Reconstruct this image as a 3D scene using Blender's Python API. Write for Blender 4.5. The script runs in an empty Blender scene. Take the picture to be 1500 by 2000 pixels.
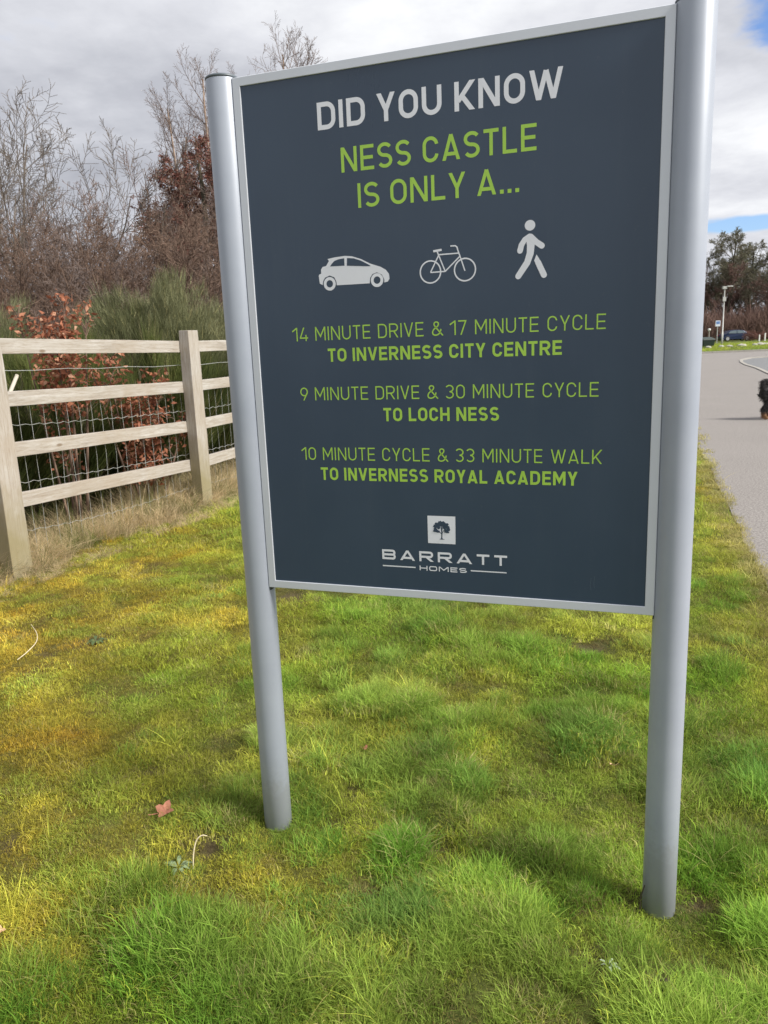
import bpy, math, random
import numpy as np
from mathutils import Vector, Matrix
R = math.radians
S = bpy.context.scene
COL = S.collection

# ------------------------------------------------------------------ camera, sky, sun, exposure
FPX, PITCH, ROLL = 1525.2, 0.217293, -0.039926
FW = Vector((0, 0.97648461, -0.21558713)); RT = Vector((0.99920305, -0.00860529, -0.03897698)); UP = Vector((0.03991561, 0.21541532, 0.9757064))
cd = bpy.data.cameras.new('camera'); cam = bpy.data.objects.new('camera', cd); COL.objects.link(cam)
cd.sensor_fit = 'HORIZONTAL'; cd.sensor_width = 24.0; cd.lens = 24.0 * FPX / 1500.0
cd.clip_start = 0.05; cd.clip_end = 3000
cam.matrix_world = Matrix(((RT.x, UP.x, -FW.x, 0), (RT.y, UP.y, -FW.y, 0), (RT.z, UP.z, -FW.z, 1.5), (0, 0, 0, 1)))
cd.dof.use_dof = True; cd.dof.focus_distance = 2.3; cd.dof.aperture_fstop = 11.0
S.camera = cam
S.render.resolution_x, S.render.resolution_y = 768, 1024
S.view_settings.view_transform = 'Standard'; S.view_settings.look = 'None'; S.view_settings.gamma = 1
S.view_settings.use_curve_mapping = False
S.view_settings.exposure = 0.40
S.cycles.max_bounces = 6; S.cycles.transparent_max_bounces = 4
S.cycles.use_denoising = True

SUN_AZ, SUN_EL = 114.0, 41.0           # azimuth clockwise from +Y (north)
w = bpy.data.worlds.new('World'); S.world = w; w.use_nodes = True
nt = w.node_tree; nt.nodes.clear()
def N(t, tp, **kw):
    n = t.nodes.new(tp)
    for k, v in kw.items(): setattr(n, k, v)
    return n
def M(t, op, a, b=None, c=None, clamp=False):
    n = t.nodes.new('ShaderNodeMath'); n.operation = op; n.use_clamp = clamp
    for i, v in enumerate((a, b, c)):
        if v is None: continue
        if isinstance(v, (int, float)): n.inputs[i].default_value = v
        else: t.links.new(v, n.inputs[i])
    return n.outputs[0]
def MIX(t, f, a, b, mode='MIX'):
    n = t.nodes.new('ShaderNodeMix'); n.data_type = 'RGBA'; n.blend_type = mode
    for s, v in ((n.inputs[0], f), (n.inputs[6], a), (n.inputs[7], b)):
        if isinstance(v, (int, float)): s.default_value = v
        elif isinstance(v, (tuple, list)): s.default_value = (*v[:3], 1)
        else: t.links.new(v, s)
    return n.outputs[2]
def NOISE(t, vec, scale, detail=4, rough=.5, dist=0.):
    n = t.nodes.new('ShaderNodeTexNoise'); n.inputs['Scale'].default_value = scale
    n.inputs['Detail'].default_value = detail; n.inputs['Roughness'].default_value = rough; n.inputs['Distortion'].default_value = dist
    if vec is not None: t.links.new(vec, n.inputs['Vector'])
    return n
def RAMP(t, f, pts, interp='LINEAR'):
    n = t.nodes.new('ShaderNodeValToRGB'); n.color_ramp.interpolation = interp
    while len(n.color_ramp.elements) > 1: n.color_ramp.elements.remove(n.color_ramp.elements[-1])
    for i, (p, c) in enumerate(pts):
        e = n.color_ramp.elements[0] if i == 0 else n.color_ramp.elements.new(p)
        e.position = p
        e.color = (*c[:3], 1) if isinstance(c, (tuple, list)) else (c, c, c, 1)
    t.links.new(f, n.inputs[0]); return n.outputs[0]
sky = N(nt, 'ShaderNodeTexSky', sky_type='NISHITA', sun_disc=False)
sky.sun_elevation = R(SUN_EL); sky.sun_rotation = R(SUN_AZ); sky.air_density = 1.0; sky.dust_density = 0.6; sky.ozone_density = 1.5
tc = N(nt, 'ShaderNodeTexCoord')
sep = N(nt, 'ShaderNodeSeparateXYZ'); nt.links.new(tc.outputs['Generated'], sep.inputs[0])
sx, sy, sz = sep.outputs
az = M(nt, 'MULTIPLY', M(nt, 'ARCTAN2', sx, sy), 57.2958)
el = M(nt, 'MULTIPLY', M(nt, 'ARCSINE', sz), 57.2958)
# clouds lie on a high sheet: stretch the direction so they flatten towards the horizon
den = M(nt, 'ADD', M(nt, 'MAXIMUM', sz, 0.0), 0.16)
cmb = N(nt, 'ShaderNodeCombineXYZ')
nt.links.new(M(nt, 'DIVIDE', sx, den), cmb.inputs[0]); nt.links.new(M(nt, 'DIVIDE', sy, den), cmb.inputs[1])
cmb.inputs[2].default_value = 3.7
n1 = NOISE(nt, cmb.outputs[0], 0.9, 7, .52, .3).outputs['Fac']
n2 = NOISE(nt, cmb.outputs[0], 2.6, 6, .6, .2).outputs['Fac']
def GAUSS(a0, e0, ra, re):
    da = M(nt, 'DIVIDE', M(nt, 'SUBTRACT', az, a0), ra); de = M(nt, 'DIVIDE', M(nt, 'SUBTRACT', el, e0), re)
    q = M(nt, 'ADD', M(nt, 'MULTIPLY', da, da), M(nt, 'MULTIPLY', de, de))
    return M(nt, 'EXPONENT', M(nt, 'MULTIPLY', q, -1.0))
gaps = M(nt, 'ADD', M(nt, 'ADD', GAUSS(26.5, 17.3, 3.0, 1.7), GAUSS(24.3, 6.25, 5.0, 0.52)), M(nt, 'MULTIPLY', GAUSS(36, 20, 9, 6), .8))
edge = M(nt, 'ADD', gaps, M(nt, 'MULTIPLY', M(nt, 'SUBTRACT', n2, .5), 2.2))
blue = N(nt, 'ShaderNodeMapRange', interpolation_type='SMOOTHSTEP'); nt.links.new(edge, blue.inputs[0])
blue.inputs[1].default_value = .30; blue.inputs[2].default_value = .85
# cloud brightness: grey bellies, white where thin, brighter towards the sun's side of the sky
sund = Vector((math.sin(R(SUN_AZ)) * math.cos(R(SUN_EL)), math.cos(R(SUN_AZ)) * math.cos(R(SUN_EL)), math.sin(R(SUN_EL))))
dp = N(nt, 'ShaderNodeVectorMath', operation='DOT_PRODUCT'); nt.links.new(tc.outputs['Generated'], dp.inputs[0]); dp.inputs[1].default_value = sund
glow = M(nt, 'MULTIPLY', M(nt, 'ADD', dp.outputs['Value'], .35), .30)
sh = M(nt, 'ADD', M(nt, 'MULTIPLY', M(nt, 'SUBTRACT', n1, .5), 1.7), M(nt, 'ADD', .49, glow))
sh = M(nt, 'ADD', sh, M(nt, 'MULTIPLY', M(nt, 'SUBTRACT', n2, .5), 1.0))
sh = M(nt, 'ADD', sh, M(nt, 'MULTIPLY', GAUSS(4, 21, 13, 5), .38))
sh = M(nt, 'ADD', sh, M(nt, 'MULTIPLY', GAUSS(24, 12.5, 6, 2.6), .30))
sh = M(nt, 'SUBTRACT', sh, M(nt, 'MULTIPLY', GAUSS(25, 8.6, 5, 1.0), .25))
sh = M(nt, 'ADD', sh, M(nt, 'MULTIPLY', GAUSS(25, 7.2, 5, .5), .25))
sh = M(nt, 'ADD', sh, M(nt, 'MULTIPLY', GAUSS(25, 4.6, 6, .9), .3))
ccol = RAMP(nt, sh, [(0.0, (3.2, 3.3, 3.7)), (.35, (4.2, 4.32, 4.75)), (.7, (5.9, 6.0, 6.4)), (1.0, (7.6, 7.7, 7.9))])
skyb = MIX(nt, 1.0, sky.outputs[0], (.92, 1.06, 1.36), 'MULTIPLY')
mixc = MIX(nt, blue.outputs[0], ccol, skyb)
bg = N(nt, 'ShaderNodeBackground'); bg.inputs['Strength'].default_value = 0.1
nt.links.new(mixc, bg.inputs[0]); wo = N(nt, 'ShaderNodeOutputWorld'); nt.links.new(bg.outputs[0], wo.inputs[0])

sl = bpy.data.lights.new('sun', 'SUN'); sl.energy = 4.7; sl.angle = R(16.0); sl.color = (1.0, .95, .86)
so = bpy.data.objects.new('sun', sl); COL.objects.link(so)
so.rotation_euler = (-sund).to_track_quat('-Z', 'Y').to_euler(); so.location = (20, -5, 30)

# ------------------------------------------------------------------ helpers
class MB:
    """collects verts and faces of one mesh"""
    def __init__(s): s.v = []; s.f = []
    def add(s, vs, fs):
        o = len(s.v); s.v += [tuple(v) for v in vs]; s.f += [tuple(i + o for i in f) for f in fs]
    def box(s, x0, x1, y0, y1, z0, z1):
        s.add([(x0,y0,z0),(x1,y0,z0),(x1,y1,z0),(x0,y1,z0),(x0,y0,z1),(x1,y0,z1),(x1,y1,z1),(x0,y1,z1)],
              [(0,3,2,1),(4,5,6,7),(0,1,5,4),(1,2,6,5),(2,3,7,6),(3,0,4,7)])
    def lathe(s, prof, n=32, c=(0,0)):
        vs = []
        for r, z in prof:
            for k in range(n):
                a = 2*math.pi*k/n; vs.append((c[0]+r*math.cos(a), c[1]+r*math.sin(a), z))
        fs = [(i*n+k, i*n+(k+1)%n, (i+1)*n+(k+1)%n, (i+1)*n+k) for i in range(len(prof)-1) for k in range(n)]
        fs.append(tuple(range(n))[::-1]); fs.append(tuple(range((len(prof)-1)*n, len(prof)*n)))
        s.add(vs, fs)
    def tube(s, pts, rad, n=6, smooth=0):
        pts = [Vector(p) for p in pts]; m = len(pts)
        if smooth:
            P = [pts[0]*2-pts[1]]+pts+[pts[-1]*2-pts[-2]]; r0 = rad; pts = []; rad = []
            for i in range(m-1):
                for k in range(smooth):
                    t_ = k/smooth; a, b, c, d = P[i:i+4]
                    pts.append(.5*(2*b+(c-a)*t_+(2*a-5*b+4*c-d)*t_*t_+(3*b-a-3*c+d)*t_**3)); rad.append(r0[i]+(r0[i+1]-r0[i])*t_)
            pts.append(P[-2]); rad.append(r0[-1]); m = len(pts)
        rads = rad if isinstance(rad, (list, tuple)) else [rad]*m
        ref = Vector((0.3, 0.5, 0.81)); vs = []
        for i, p in enumerate(pts):
            d = (pts[min(i+1, m-1)] - pts[max(i-1, 0)]).normalized()
            a = d.cross(ref)
            if a.length < .05: a = d.cross(Vector((1, 0, 0)))
            a.normalize(); b = d.cross(a)
            for k in range(n):
                t = 2*math.pi*k/n; vs.append(p + (a*math.cos(t) + b*math.sin(t))*rads[i])
        fs = [(i*n+k, i*n+(k+1)%n, (i+1)*n+(k+1)%n, (i+1)*n+k) for i in range(m-1) for k in range(n)]
        fs.append(tuple(range(n))[::-1]); fs.append(tuple(range((m-1)*n, m*n)))
        s.add(vs, fs)
    def mesh(s, name, smooth=False):
        me = bpy.data.meshes.new(name); me.from_pydata(s.v, [], s.f); me.update()
        if smooth: me.polygons.foreach_set('use_smooth', [True]*len(me.polygons))
        return me
    def build(s, name, mat, parent=None, smooth=False):
        return obj(name, s.mesh(name, smooth), mat, parent)
def obj(name, me, mat=None, parent=None, loc=None, rotz=None, **tags):
    o = bpy.data.objects.new(name, me); COL.objects.link(o)
    if mat and me and len(me.materials) == 0: me.materials.append(mat)
    if parent: o.parent = parent
    if loc: o.location = loc
    if rotz is not None: o.rotation_euler = (0, 0, rotz)
    for k, v in tags.items(): o[k] = v
    return o
def thing(name, label, category, loc=(0,0,0), rotz=0, group=None):
    o = bpy.data.objects.new(name, None); COL.objects.link(o); o.empty_display_size = .1
    o.location = loc; o.rotation_euler = (0, 0, rotz); o['label'] = label; o['category'] = category
    if group: o['group'] = group
    return o
def bevel(o, wd, seg=2):
    m = o.modifiers.new('bevel', 'BEVEL'); m.width = wd; m.segments = seg; m.limit_method = 'ANGLE'; m.angle_limit = R(40)
    return o
def np_mesh(name, verts, quads=None, tris=None, smooth=False):
    """fast mesh from numpy arrays"""
    me = bpy.data.meshes.new(name); verts = np.asarray(verts, np.float32)
    loops = []; tot = []
    if quads is not None and len(quads): loops.append(np.asarray(quads).ravel()); tot.append(np.full(len(quads), 4))
    if tris is not None and len(tris): loops.append(np.asarray(tris).ravel()); tot.append(np.full(len(tris), 3))
    loops = np.concatenate(loops).astype(np.int32); tot = np.concatenate(tot).astype(np.int32)
    me.vertices.add(len(verts)); me.vertices.foreach_set('co', verts.ravel())
    me.loops.add(len(loops)); me.loops.foreach_set('vertex_index', loops)
    me.polygons.add(len(tot)); me.polygons.foreach_set('loop_start', np.concatenate([[0], np.cumsum(tot)[:-1]]).astype(np.int32))
    me.polygons.foreach_set('loop_total', tot)
    if smooth: me.polygons.foreach_set('use_smooth', np.ones(len(tot), bool))
    me.update(calc_edges=True); return me
def attr(me, name, data, typ='FLOAT', dom='POINT'):
    a = me.attributes.new(name, typ, dom)
    a.data.foreach_set('vector' if typ == 'FLOAT_VECTOR' else ('color' if typ == 'FLOAT_COLOR' else 'value'), np.ascontiguousarray(data).ravel())
def hash2(ix, iy, seed):
    h = (ix.astype(np.int64)*374761393 + iy.astype(np.int64)*668265263 + seed*974634777) & 0xffffffff
    h = ((h ^ (h >> 13)) * 1274126177) & 0xffffffff
    return ((h ^ (h >> 16)) & 0xffff) / 65535.0
def vnoise(x, y, sc, seed=0, octv=3):
    x = np.asarray(x, float); y = np.asarray(y, float); out = 0; amp = 1; tot = 0
    for o in range(octv):
        X = x*sc; Y = y*sc; ix = np.floor(X); iy = np.floor(Y); fx = X-ix; fy = Y-iy
        fx = fx*fx*(3-2*fx); fy = fy*fy*(3-2*fy)
        a = hash2(ix, iy, seed+o); b = hash2(ix+1, iy, seed+o); c = hash2(ix, iy+1, seed+o); d = hash2(ix+1, iy+1, seed+o)
        out = out + amp*((a*(1-fx)+b*fx)*(1-fy)+(c*(1-fx)+d*fx)*fy); tot += amp; amp *= .55; sc *= 2.1
    return out/tot

# ------------------------------------------------------------------ materials
def mat(name, rough=.6, metal=0., spec=.5):
    m = bpy.data.materials.new(name); m.use_nodes = True; t = m.node_tree; b = t.nodes['Principled BSDF']
    b.inputs['Roughness'].default_value = rough; b.inputs['Metallic'].default_value = metal
    b.inputs['Specular IOR Level'].default_value = spec
    return m, t, b
def flat(name, col, rough=.6, metal=0., var=.12, scale=8., spec=.5, bump=0.):
    m, t, b = mat(name, rough, metal, spec)
    co = N(t, 'ShaderNodeTexCoord').outputs['Object']
    n = NOISE(t, co, scale, 5, .6).outputs['Fac']
    lo = tuple(c*(1-var) for c in col); hi = tuple(min(1, c*(1+var)) for c in col)
    t.links.new(RAMP(t, n, [(.3, lo), (.7, hi)]), b.inputs['Base Color'])
    if bump:
        bn = N(t, 'ShaderNodeBump'); bn.inputs['Strength'].default_value = bump; bn.inputs['Distance'].default_value = .01
        t.links.new(n, bn.inputs['Height']); t.links.new(bn.outputs[0], b.inputs['Normal'])
    return m
def aluminium():
    m, t, b = mat('brushed_aluminium', .48, .15)
    co = N(t, 'ShaderNodeTexCoord').outputs['Object']
    mp = N(t, 'ShaderNodeMapping'); mp.inputs['Scale'].default_value = (1, 1, .06); t.links.new(co, mp.inputs[0])
    n = NOISE(t, mp.outputs[0], 60, 4, .6).outputs['Fac']
    big = NOISE(t, co, 5, 4, .6).outputs['Fac']
    dirt = NOISE(t, co, 38, 3, .7).outputs['Fac']
    c = RAMP(t, big, [(.3, (.30, .33, .39)), (.7, (.345, .375, .435))])
    c = MIX(t, RAMP(t, dirt, [(.68, 0), (.78, .35)]), c, (.36, .35, .33))
    sz_ = N(t, 'ShaderNodeSeparateXYZ'); t.links.new(co, sz_.inputs[0])
    mud = M(t, 'ADD', sz_.outputs[2], M(t, 'MULTIPLY', dirt, -.30))
    c = MIX(t, RAMP(t, mud, [(-.0, .22), (.08, 0)]), c, (.20, .19, .14))
    t.links.new(c, b.inputs['Base Color'])
    t.links.new(M(t, 'ADD', M(t, 'MULTIPLY', n, .14), .36), b.inputs['Roughness'])
    return m
def wood(algae=False):
    m, t, b = mat('weathered_timber_post' if algae else 'weathered_timber', .82)
    tcn = N(t, 'ShaderNodeTexCoord'); oi = N(t, 'ShaderNodeObjectInfo')
    ad = N(t, 'ShaderNodeVectorMath', operation='ADD'); t.links.new(tcn.outputs['Object'], ad.inputs[0])
    sc = N(t, 'ShaderNodeVectorMath', operation='SCALE'); sc.inputs[0].default_value = (7, 3, 5); t.links.new(oi.outputs['Random'], sc.inputs['Scale'])
    t.links.new(sc.outputs[0], ad.inputs[1])
    mp = N(t, 'ShaderNodeMapping'); mp.inputs['Scale'].default_value = (.9, 14, 14); t.links.new(ad.outputs[0], mp.inputs[0])
    g = NOISE(t, mp.outputs[0], 3.5, 6, .65, .6).outputs['Fac']
    fine = NOISE(t, mp.outputs[0], 16, 4, .6).outputs['Fac']
    big = NOISE(t, ad.outputs[0], 2.2, 4, .6).outputs['Fac']
    mk = N(t, 'ShaderNodeMapping'); mk.inputs['Scale'].default_value = (1.0, 2.6, 2.6); t.links.new(ad.outputs[0], mk.inputs[0])
    vo = N(t, 'ShaderNodeTexVoronoi'); vo.inputs['Scale'].default_value = 2.6; t.links.new(mk.outputs[0], vo.inputs['Vector'])
    c = RAMP(t, g, [(.22, (.17, .145, .12)), (.42, (.32, .285, .25)), (.6, (.41, .385, .36)), (.8, (.50, .48, .46))])
    c = MIX(t, RAMP(t, big, [(.40, 0), (.66, .75)]), c, (.31, .26, .21))
    c = MIX(t, RAMP(t, fine, [(.53, 0), (.64, .5)]), c, (.22, .17, .12))
    c = MIX(t, RAMP(t, vo.outputs['Distance'], [(.05, .8), (.10, 0)]), c, (.15, .10, .06))
    if algae:   # object x runs up the post from its buried end
        sx_ = N(t, 'ShaderNodeSeparateXYZ'); t.links.new(tcn.outputs['Object'], sx_.inputs[0])
        hgt = M(t, 'ADD', sx_.outputs[0], M(t, 'MULTIPLY', big, -.9))
        c = MIX(t, RAMP(t, hgt, [(.0, .75), (.5, 0)]), c, (.20, .17, .075))
    t.links.new(c, b.inputs['Base Color'])
    bn = N(t, 'ShaderNodeBump'); bn.inputs['Strength'].default_value = .5; bn.inputs['Distance'].default_value = .004
    t.links.new(g, bn.inputs['Height']); t.links.new(bn.outputs[0], b.inputs['Normal'])
    return m
def bark(name, c0, c1, scale=6.):
    m, t, b = mat(name, .9, 0, .2)
    p = N(t, 'ShaderNodeNewGeometry').outputs['Position']
    n = NOISE(t, p, scale, 4, .6).outputs['Fac']
    t.links.new(RAMP(t, n, [(.3, c0), (.7, c1)]), b.inputs['Base Color']); return m
def leafy(name, c0, c1, attrname='rnd', trans=.3, c2=None):
    m, t, b = mat(name, .6, 0, .25)
    a = N(t, 'ShaderNodeAttribute', attribute_name=attrname)
    pts = [(0., c0), (.8, c1)] + ([(1., c2)] if c2 else [])
    c = RAMP(t, a.outputs['Fac'], pts)
    t.links.new(c, b.inputs['Base Color'])
    tr = N(t, 'ShaderNodeBsdfTranslucent'); t.links.new(c, tr.inputs[0])
    mx = N(t, 'ShaderNodeMixShader'); mx.inputs[0].default_value = trans
    t.links.new(b.outputs[0], mx.inputs[1]); t.links.new(tr.outputs[0], mx.inputs[2])
    t.links.new(mx.outputs[0], t.nodes['Material Output'].inputs[0]); return m

M_ALU = aluminium(); M_WOOD = wood(); M_POST = wood(True)
M_CAP = flat('dark_cap_plastic', (.10, .12, .14), .45)
M_FRAME = flat('satin_silver_frame', (.60, .63, .69), .42, .15, .05, 3)
M_WIRE = flat('galvanised_wire', (.55, .56, .55), .45, .5, .15, 30)

# ------------------------------------------------------------------ terrain
FA = np.array([-2.3752, 4.7999]); FE = np.array([.33270, .94303]); FN = np.array([-.94303, .33270])
def path_edge(y): return 4.11 + .332*(y - 10.04)
def fence_x(y): return FA[0] + (y - FA[1])*FE[0]/FE[1]
TUFTS = [(.70,2.70,.20,1.0),(.41,1.99,.17,1.0),(.24,1.60,.26,1.1),(.50,1.53,.16,1.1),(-.02,2.89,.22,.8),(-.46,2.25,.2,.9),(-.55,1.66,.18,1.0),
         (-.72,1.85,.18,.8),(.95,1.98,.14,.8),(1.15,2.74,.16,.7),(.5,3.5,.25,.7),(-.35,1.52,.2,1.1),(-.15,3.4,.2,.6),(.6,1.40,.2,1.1),(1.11,2.27,.15,.7),
         (.1,2.45,.22,.7),(-.28,2.62,.15,.6),(.3,2.75,.18,.7),(-.9,1.5,.15,.8),(.0,1.5,.18,.7),(.9,3.2,.2,.6),(.3,3.9,.25,.5)]
_q = random.Random(19)
TUFTS += [(_q.uniform(-.5, 1.6), _q.uniform(1.45, 4.6), _q.uniform(.05, .10), _q.uniform(.45, .8)) for _ in range(60)]
TUFTS = [t_ for t_ in TUFTS if math.hypot(t_[0]-.68, t_[1]-1.70) > .17 and t_[0] < path_edge(t_[1])-.3]
HOLES = [(-1.68,3.6,.07),(-1.5,3.76,.08),(-1.23,3.72,.045),(-1.02,3.13,.035),(-.555,2.07,.06),(.06,3.96,.07),(-.57,4.41,.1),(.12,2.04,.05),(.82,3.67,.07),
         (.97,3.55,.11),(-.2,2.16,.05),(-.51,1.9,.04),(-.06,1.85,.05),(-.3,1.76,.035),(.8,1.80,.05),(-1.17,2.1,.06),(.95,1.76,.05),(.585,1.47,.05),(.45,1.56,.045),
         (.63,1.83,.04),(-.04,1.62,.04),(-.85,2.5,.05),(.35,2.3,.04),(-.14,2.35,.035)]
def gz(x, y):
    x = np.asarray(x, float); y = np.asarray(y, float)
    base = .0288*np.clip(.68 - x, 0, 3.7)*np.clip(1-(y-9)/14, 0, 1)*np.clip((y+6)/6, 0, 1)
    near = np.exp(-((x/7)**2)) * np.clip(1-(y-14)/12, 0, 1)*np.clip((y+4)/4, 0, 1)
    bump = (vnoise(x, y, 2.6, 11, 3)-.5)*.05 + (vnoise(x, y, 8., 5, 2)-.5)*.026
    for (tx, ty, tr, th) in TUFTS:
        bump = bump + .034*th*np.exp(-((x-tx)**2+(y-ty)**2)/(tr*tr*.6))
    for (hx, hy, hr) in HOLES:
        bump = bump - .02*np.exp(-((x-hx)**2+(y-hy)**2)/(hr*hr))
    # flat around the sign posts
    keep = 1 - np.exp(-((x+.368)**2+(y-2.177)**2)/.02) - np.exp(-((x-.6885)**2+(y-1.7987)**2)/.02)
    z = base + bump*near*keep + .004 - .012*np.exp(-((x-.66)**2+(y-1.72)**2)/.05)
    d = (x - path_edge(y))
    onp = (d > 0) & (y < 45.6)
    fade = np.clip(-d/.35, 0, 1)
    z = np.where(onp, -.04, np.where(y < 45.6, z*fade + .012*(1-fade), z))
    far = np.clip((y-66)/39, 0, 1); far = far*far*(3-2*far)
    z = np.where(y >= 45.6, .05 - .62*far + (vnoise(x, y, .15, 3, 2)-.5)*.15*np.clip((y-60)/30, 0, 1), z)
    return z
def gz1(x, y): return float(gz(np.array([x]), np.array([y]))[0])
def mossy(x, y):
    """1 = yellow moss, 0 = green grass (the ground's own colour)"""
    m = 1.12 - (x + 1.45 + .06*(y-2.0))*.80 + (vnoise(x, y, 1.5, 21, 3)-.5)*1.3
    m = np.where(y < 1.9, m - (1.9-y)*.8, m)
    m = np.where((y > 3.9), m - (y-3.9)*.22, m)
    strip = np.exp(-((x-path_edge(y)+.12)/.16)**2)*.35                     # straw strip along the path
    return np.clip(np.maximum(m, .08 + (vnoise(x, y, 3., 33, 2)-.5)*.8), 0, 1)*.85 + strip
def spacing(lo, d0, d1, hi, step, g=1.18):
    a = list(np.arange(d0, d1+1e-6, step)); s = step; v = d1
    while v < hi: s *= g; v += s; a.append(v)
    s = step; v = d0
    while v > lo: s *= g; v -= s; a.insert(0, v)
    return np.array(a)
xs = spacing(-900, -3.2, 3.0, 900, .04); ys = spacing(-60, .6, 6.4, 1500, .04, 1.06)
ys = np.sort(np.concatenate([ys, [45.59, 45.61]]))
X, Y = np.meshgrid(xs, ys); Z = gz(X, Y)
nx, ny = len(xs), len(ys)
ii = (np.arange(ny-1)[:, None]*nx + np.arange(nx-1)[None]).ravel()
gm = np_mesh('ground', np.stack([X.ravel(), Y.ravel(), Z.ravel()], 1), np.stack([ii, ii+1, ii+nx+1, ii+nx], 1), smooth=True)
mo = mossy(X, Y).ravel()
soil = np.zeros_like(mo)
for (hx, hy, hr) in HOLES: soil = np.maximum(soil, np.exp(-((X.ravel()-hx)**2+(Y.ravel()-hy)**2)/(hr*hr)))
hedge = np.clip((fence_x(Y.ravel()) - X.ravel() - .05)/.5, 0, 1)*(Y.ravel() < 45.6)
attr(gm, 'moss', mo); attr(gm, 'soil', np.clip(soil + hedge*.8, 0, 1))
m, t, b = mat('turf_soil', .95, 0, .15)
pz = N(t, 'ShaderNodeNewGeometry').outputs['Position']
nA = NOISE(t, pz, 45, 5, .7).outputs['Fac']; nB = NOISE(t, pz, 7, 4, .6).outputs['Fac']; nC = NOISE(t, pz, .35, 4, .6).outputs['Fac']
green = MIX(t, nA, (.035, .052, .012), (.11, .14, .03)); yel = MIX(t, nA, (.07, .055, .015), (.22, .17, .04))
aM = N(t, 'ShaderNodeAttribute', attribute_name='moss').outputs['Fac']; aS = N(t, 'ShaderNodeAttribute', attribute_name='soil').outputs['Fac']
c = MIX(t, M(t, 'ADD', aM, M(t, 'MULTIPLY', M(t, 'SUBTRACT', nB, .5), .6), clamp=True), green, yel)
c = MIX(t, RAMP(t, nC, [(.35, 0), (.7, .5)]), c, (.10, .12, .035))
c = MIX(t, M(t, 'MULTIPLY', aS, .9), c, MIX(t, nA, (.035, .022, .014), (.12, .085, .055)))
t.links.new(c, b.inputs['Base Color'])
bn = N(t, 'ShaderNodeBump'); bn.inputs['Strength'].default_value = .9; bn.inputs['Distance'].default_value = .02
t.links.new(nA, bn.inputs['Height']); t.links.new(bn.outputs[0], b.inputs['Normal'])
obj('ground', gm, m, kind='structure')

# path, road, kerbs
def asphalt(name, c0, c1, cs):
    m, t, b = mat(name, .9, 0, .3)
    p = N(t, 'ShaderNodeNewGeometry').outputs['Position']
    fine = NOISE(t, p, 55, 4, .8).outputs['Fac']; big = NOISE(t, p, .8, 5, .6).outputs['Fac']; mid = NOISE(t, p, 6, 4, .6).outputs['Fac']
    c = MIX(t, big, c0, c1)
    c = MIX(t, RAMP(t, fine, [(.40, .7), (.5, 0)]), c, tuple(v*.45 for v in c0))
    c = MIX(t, RAMP(t, fine, [(.53, 0), (.62, .7)]), c, cs)
    c = MIX(t, RAMP(t, mid, [(.55, 0), (.8, .25)]), c, tuple(v*.7 for v in c0))
    t.links.new(c, b.inputs['Base Color'])
    bn = N(t, 'ShaderNodeBump'); bn.inputs['Strength'].default_value = .5; bn.inputs['Distance'].default_value = .006
    t.links.new(fine, bn.inputs['Height']); t.links.new(bn.outputs[0], b.inputs['Normal']); return m
M_PATH = asphalt('path_tarmac', (.195, .180, .172), (.25, .232, .222), (.34, .32, .31))
M_ROAD = asphalt('road_tarmac', (.15, .155, .165), (.19, .195, .205), (.30, .30, .30))
M_KERB = flat('concrete_kerb', (.30, .285, .26), .85, 0, .12, 4)
rnd = random.Random(4)
def nz(i, s): return (hash2(np.array([i]), np.array([s]), 7)[0]-.5)
edge_l = []
for i in range(900):
    y = -12 + i*.0642
    if y > 45.5: break
    e = float(vnoise(np.array([y]), np.array([2.2]), 3.0, 40, 3)[0]-.5)*.09
    edge_l.append((path_edge(y)+e, y, 0.0))
kc = [(-.9,-12),(7.2-2.2,3.5),(7.2,10),(9.8,17.6),(12.18,24.7),(13.21,27.5),(14.2,30.6),(15.0,32.7),(16.0,34.9),(17.2,36.6),(18.6,37.3),(24,37.9),(120,46*.95)]
pm = MB()
left = edge_l[::6]+[edge_l[-1]]
# path surface: left edge up, far edge, kerb curve back down
poly = [(x, y) for x, y, z in left] + [(130, 45.5)] + [(120, 39.5), (40, 38.4), (24, 37.9), (18.6, 37.3), (17.2, 36.6), (16.0, 34.9), (15.0, 32.7), (14.2, 30.6), (13.21, 27.5), (12.18, 24.7), (9.8, 17.6), (7.25, 10), (4.9, 3), (-.1, -12)]
pm.add([(x, y, 0) for x, y in poly], [tuple(range(len(poly)))]); pm.build('path', M_PATH)['kind'] = 'structure'
kl = poly[len(left)+1:]
rm = MB(); rp = [(x, y) for x, y in kl[::-1]] + [(120, -12)]
rm.add([(x, y, -.012) for x, y in rp], [tuple(range(len(rp)))[::-1]]); rm.build('road', M_ROAD)['kind'] = 'structure'
km = MB()
for (xa, ya), (xb, yb) in zip(kl[::-1][:-1], kl[::-1][1:]):
    n = max(1, int(math.hypot(xb-xa, yb-ya)/3)); 
    for k in range(n):
        p0 = Vector((xa+(xb-xa)*k/n, ya+(yb-ya)*k/n, 0)); p1 = Vector((xa+(xb-xa)*(k+1)/n-.01, ya+(yb-ya)*(k+1)/n-.01, 0))
        d = (p1-p0).normalized(); q = Vector((-d.y, d.x, 0))*.06
        vs = [p0-q, p1-q, p1+q, p0+q]
        km.add([v+Vector((0,0,-.03)) for v in vs]+[v+Vector((0,0,.03)) for v in vs], [(4,5,6,7),(0,1,5,4),(1,2,6,5),(2,3,7,6),(3,0,4,7)])
km.build('kerb', M_KERB)['kind'] = 'structure'
km = MB()
x = path_edge(45.5) - 26
while x < 110: km.box(x, x+.9, 45.5, 45.63, -.05, .10); x += .915
km.build('kerb', M_KERB)['kind'] = 'structure'

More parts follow.
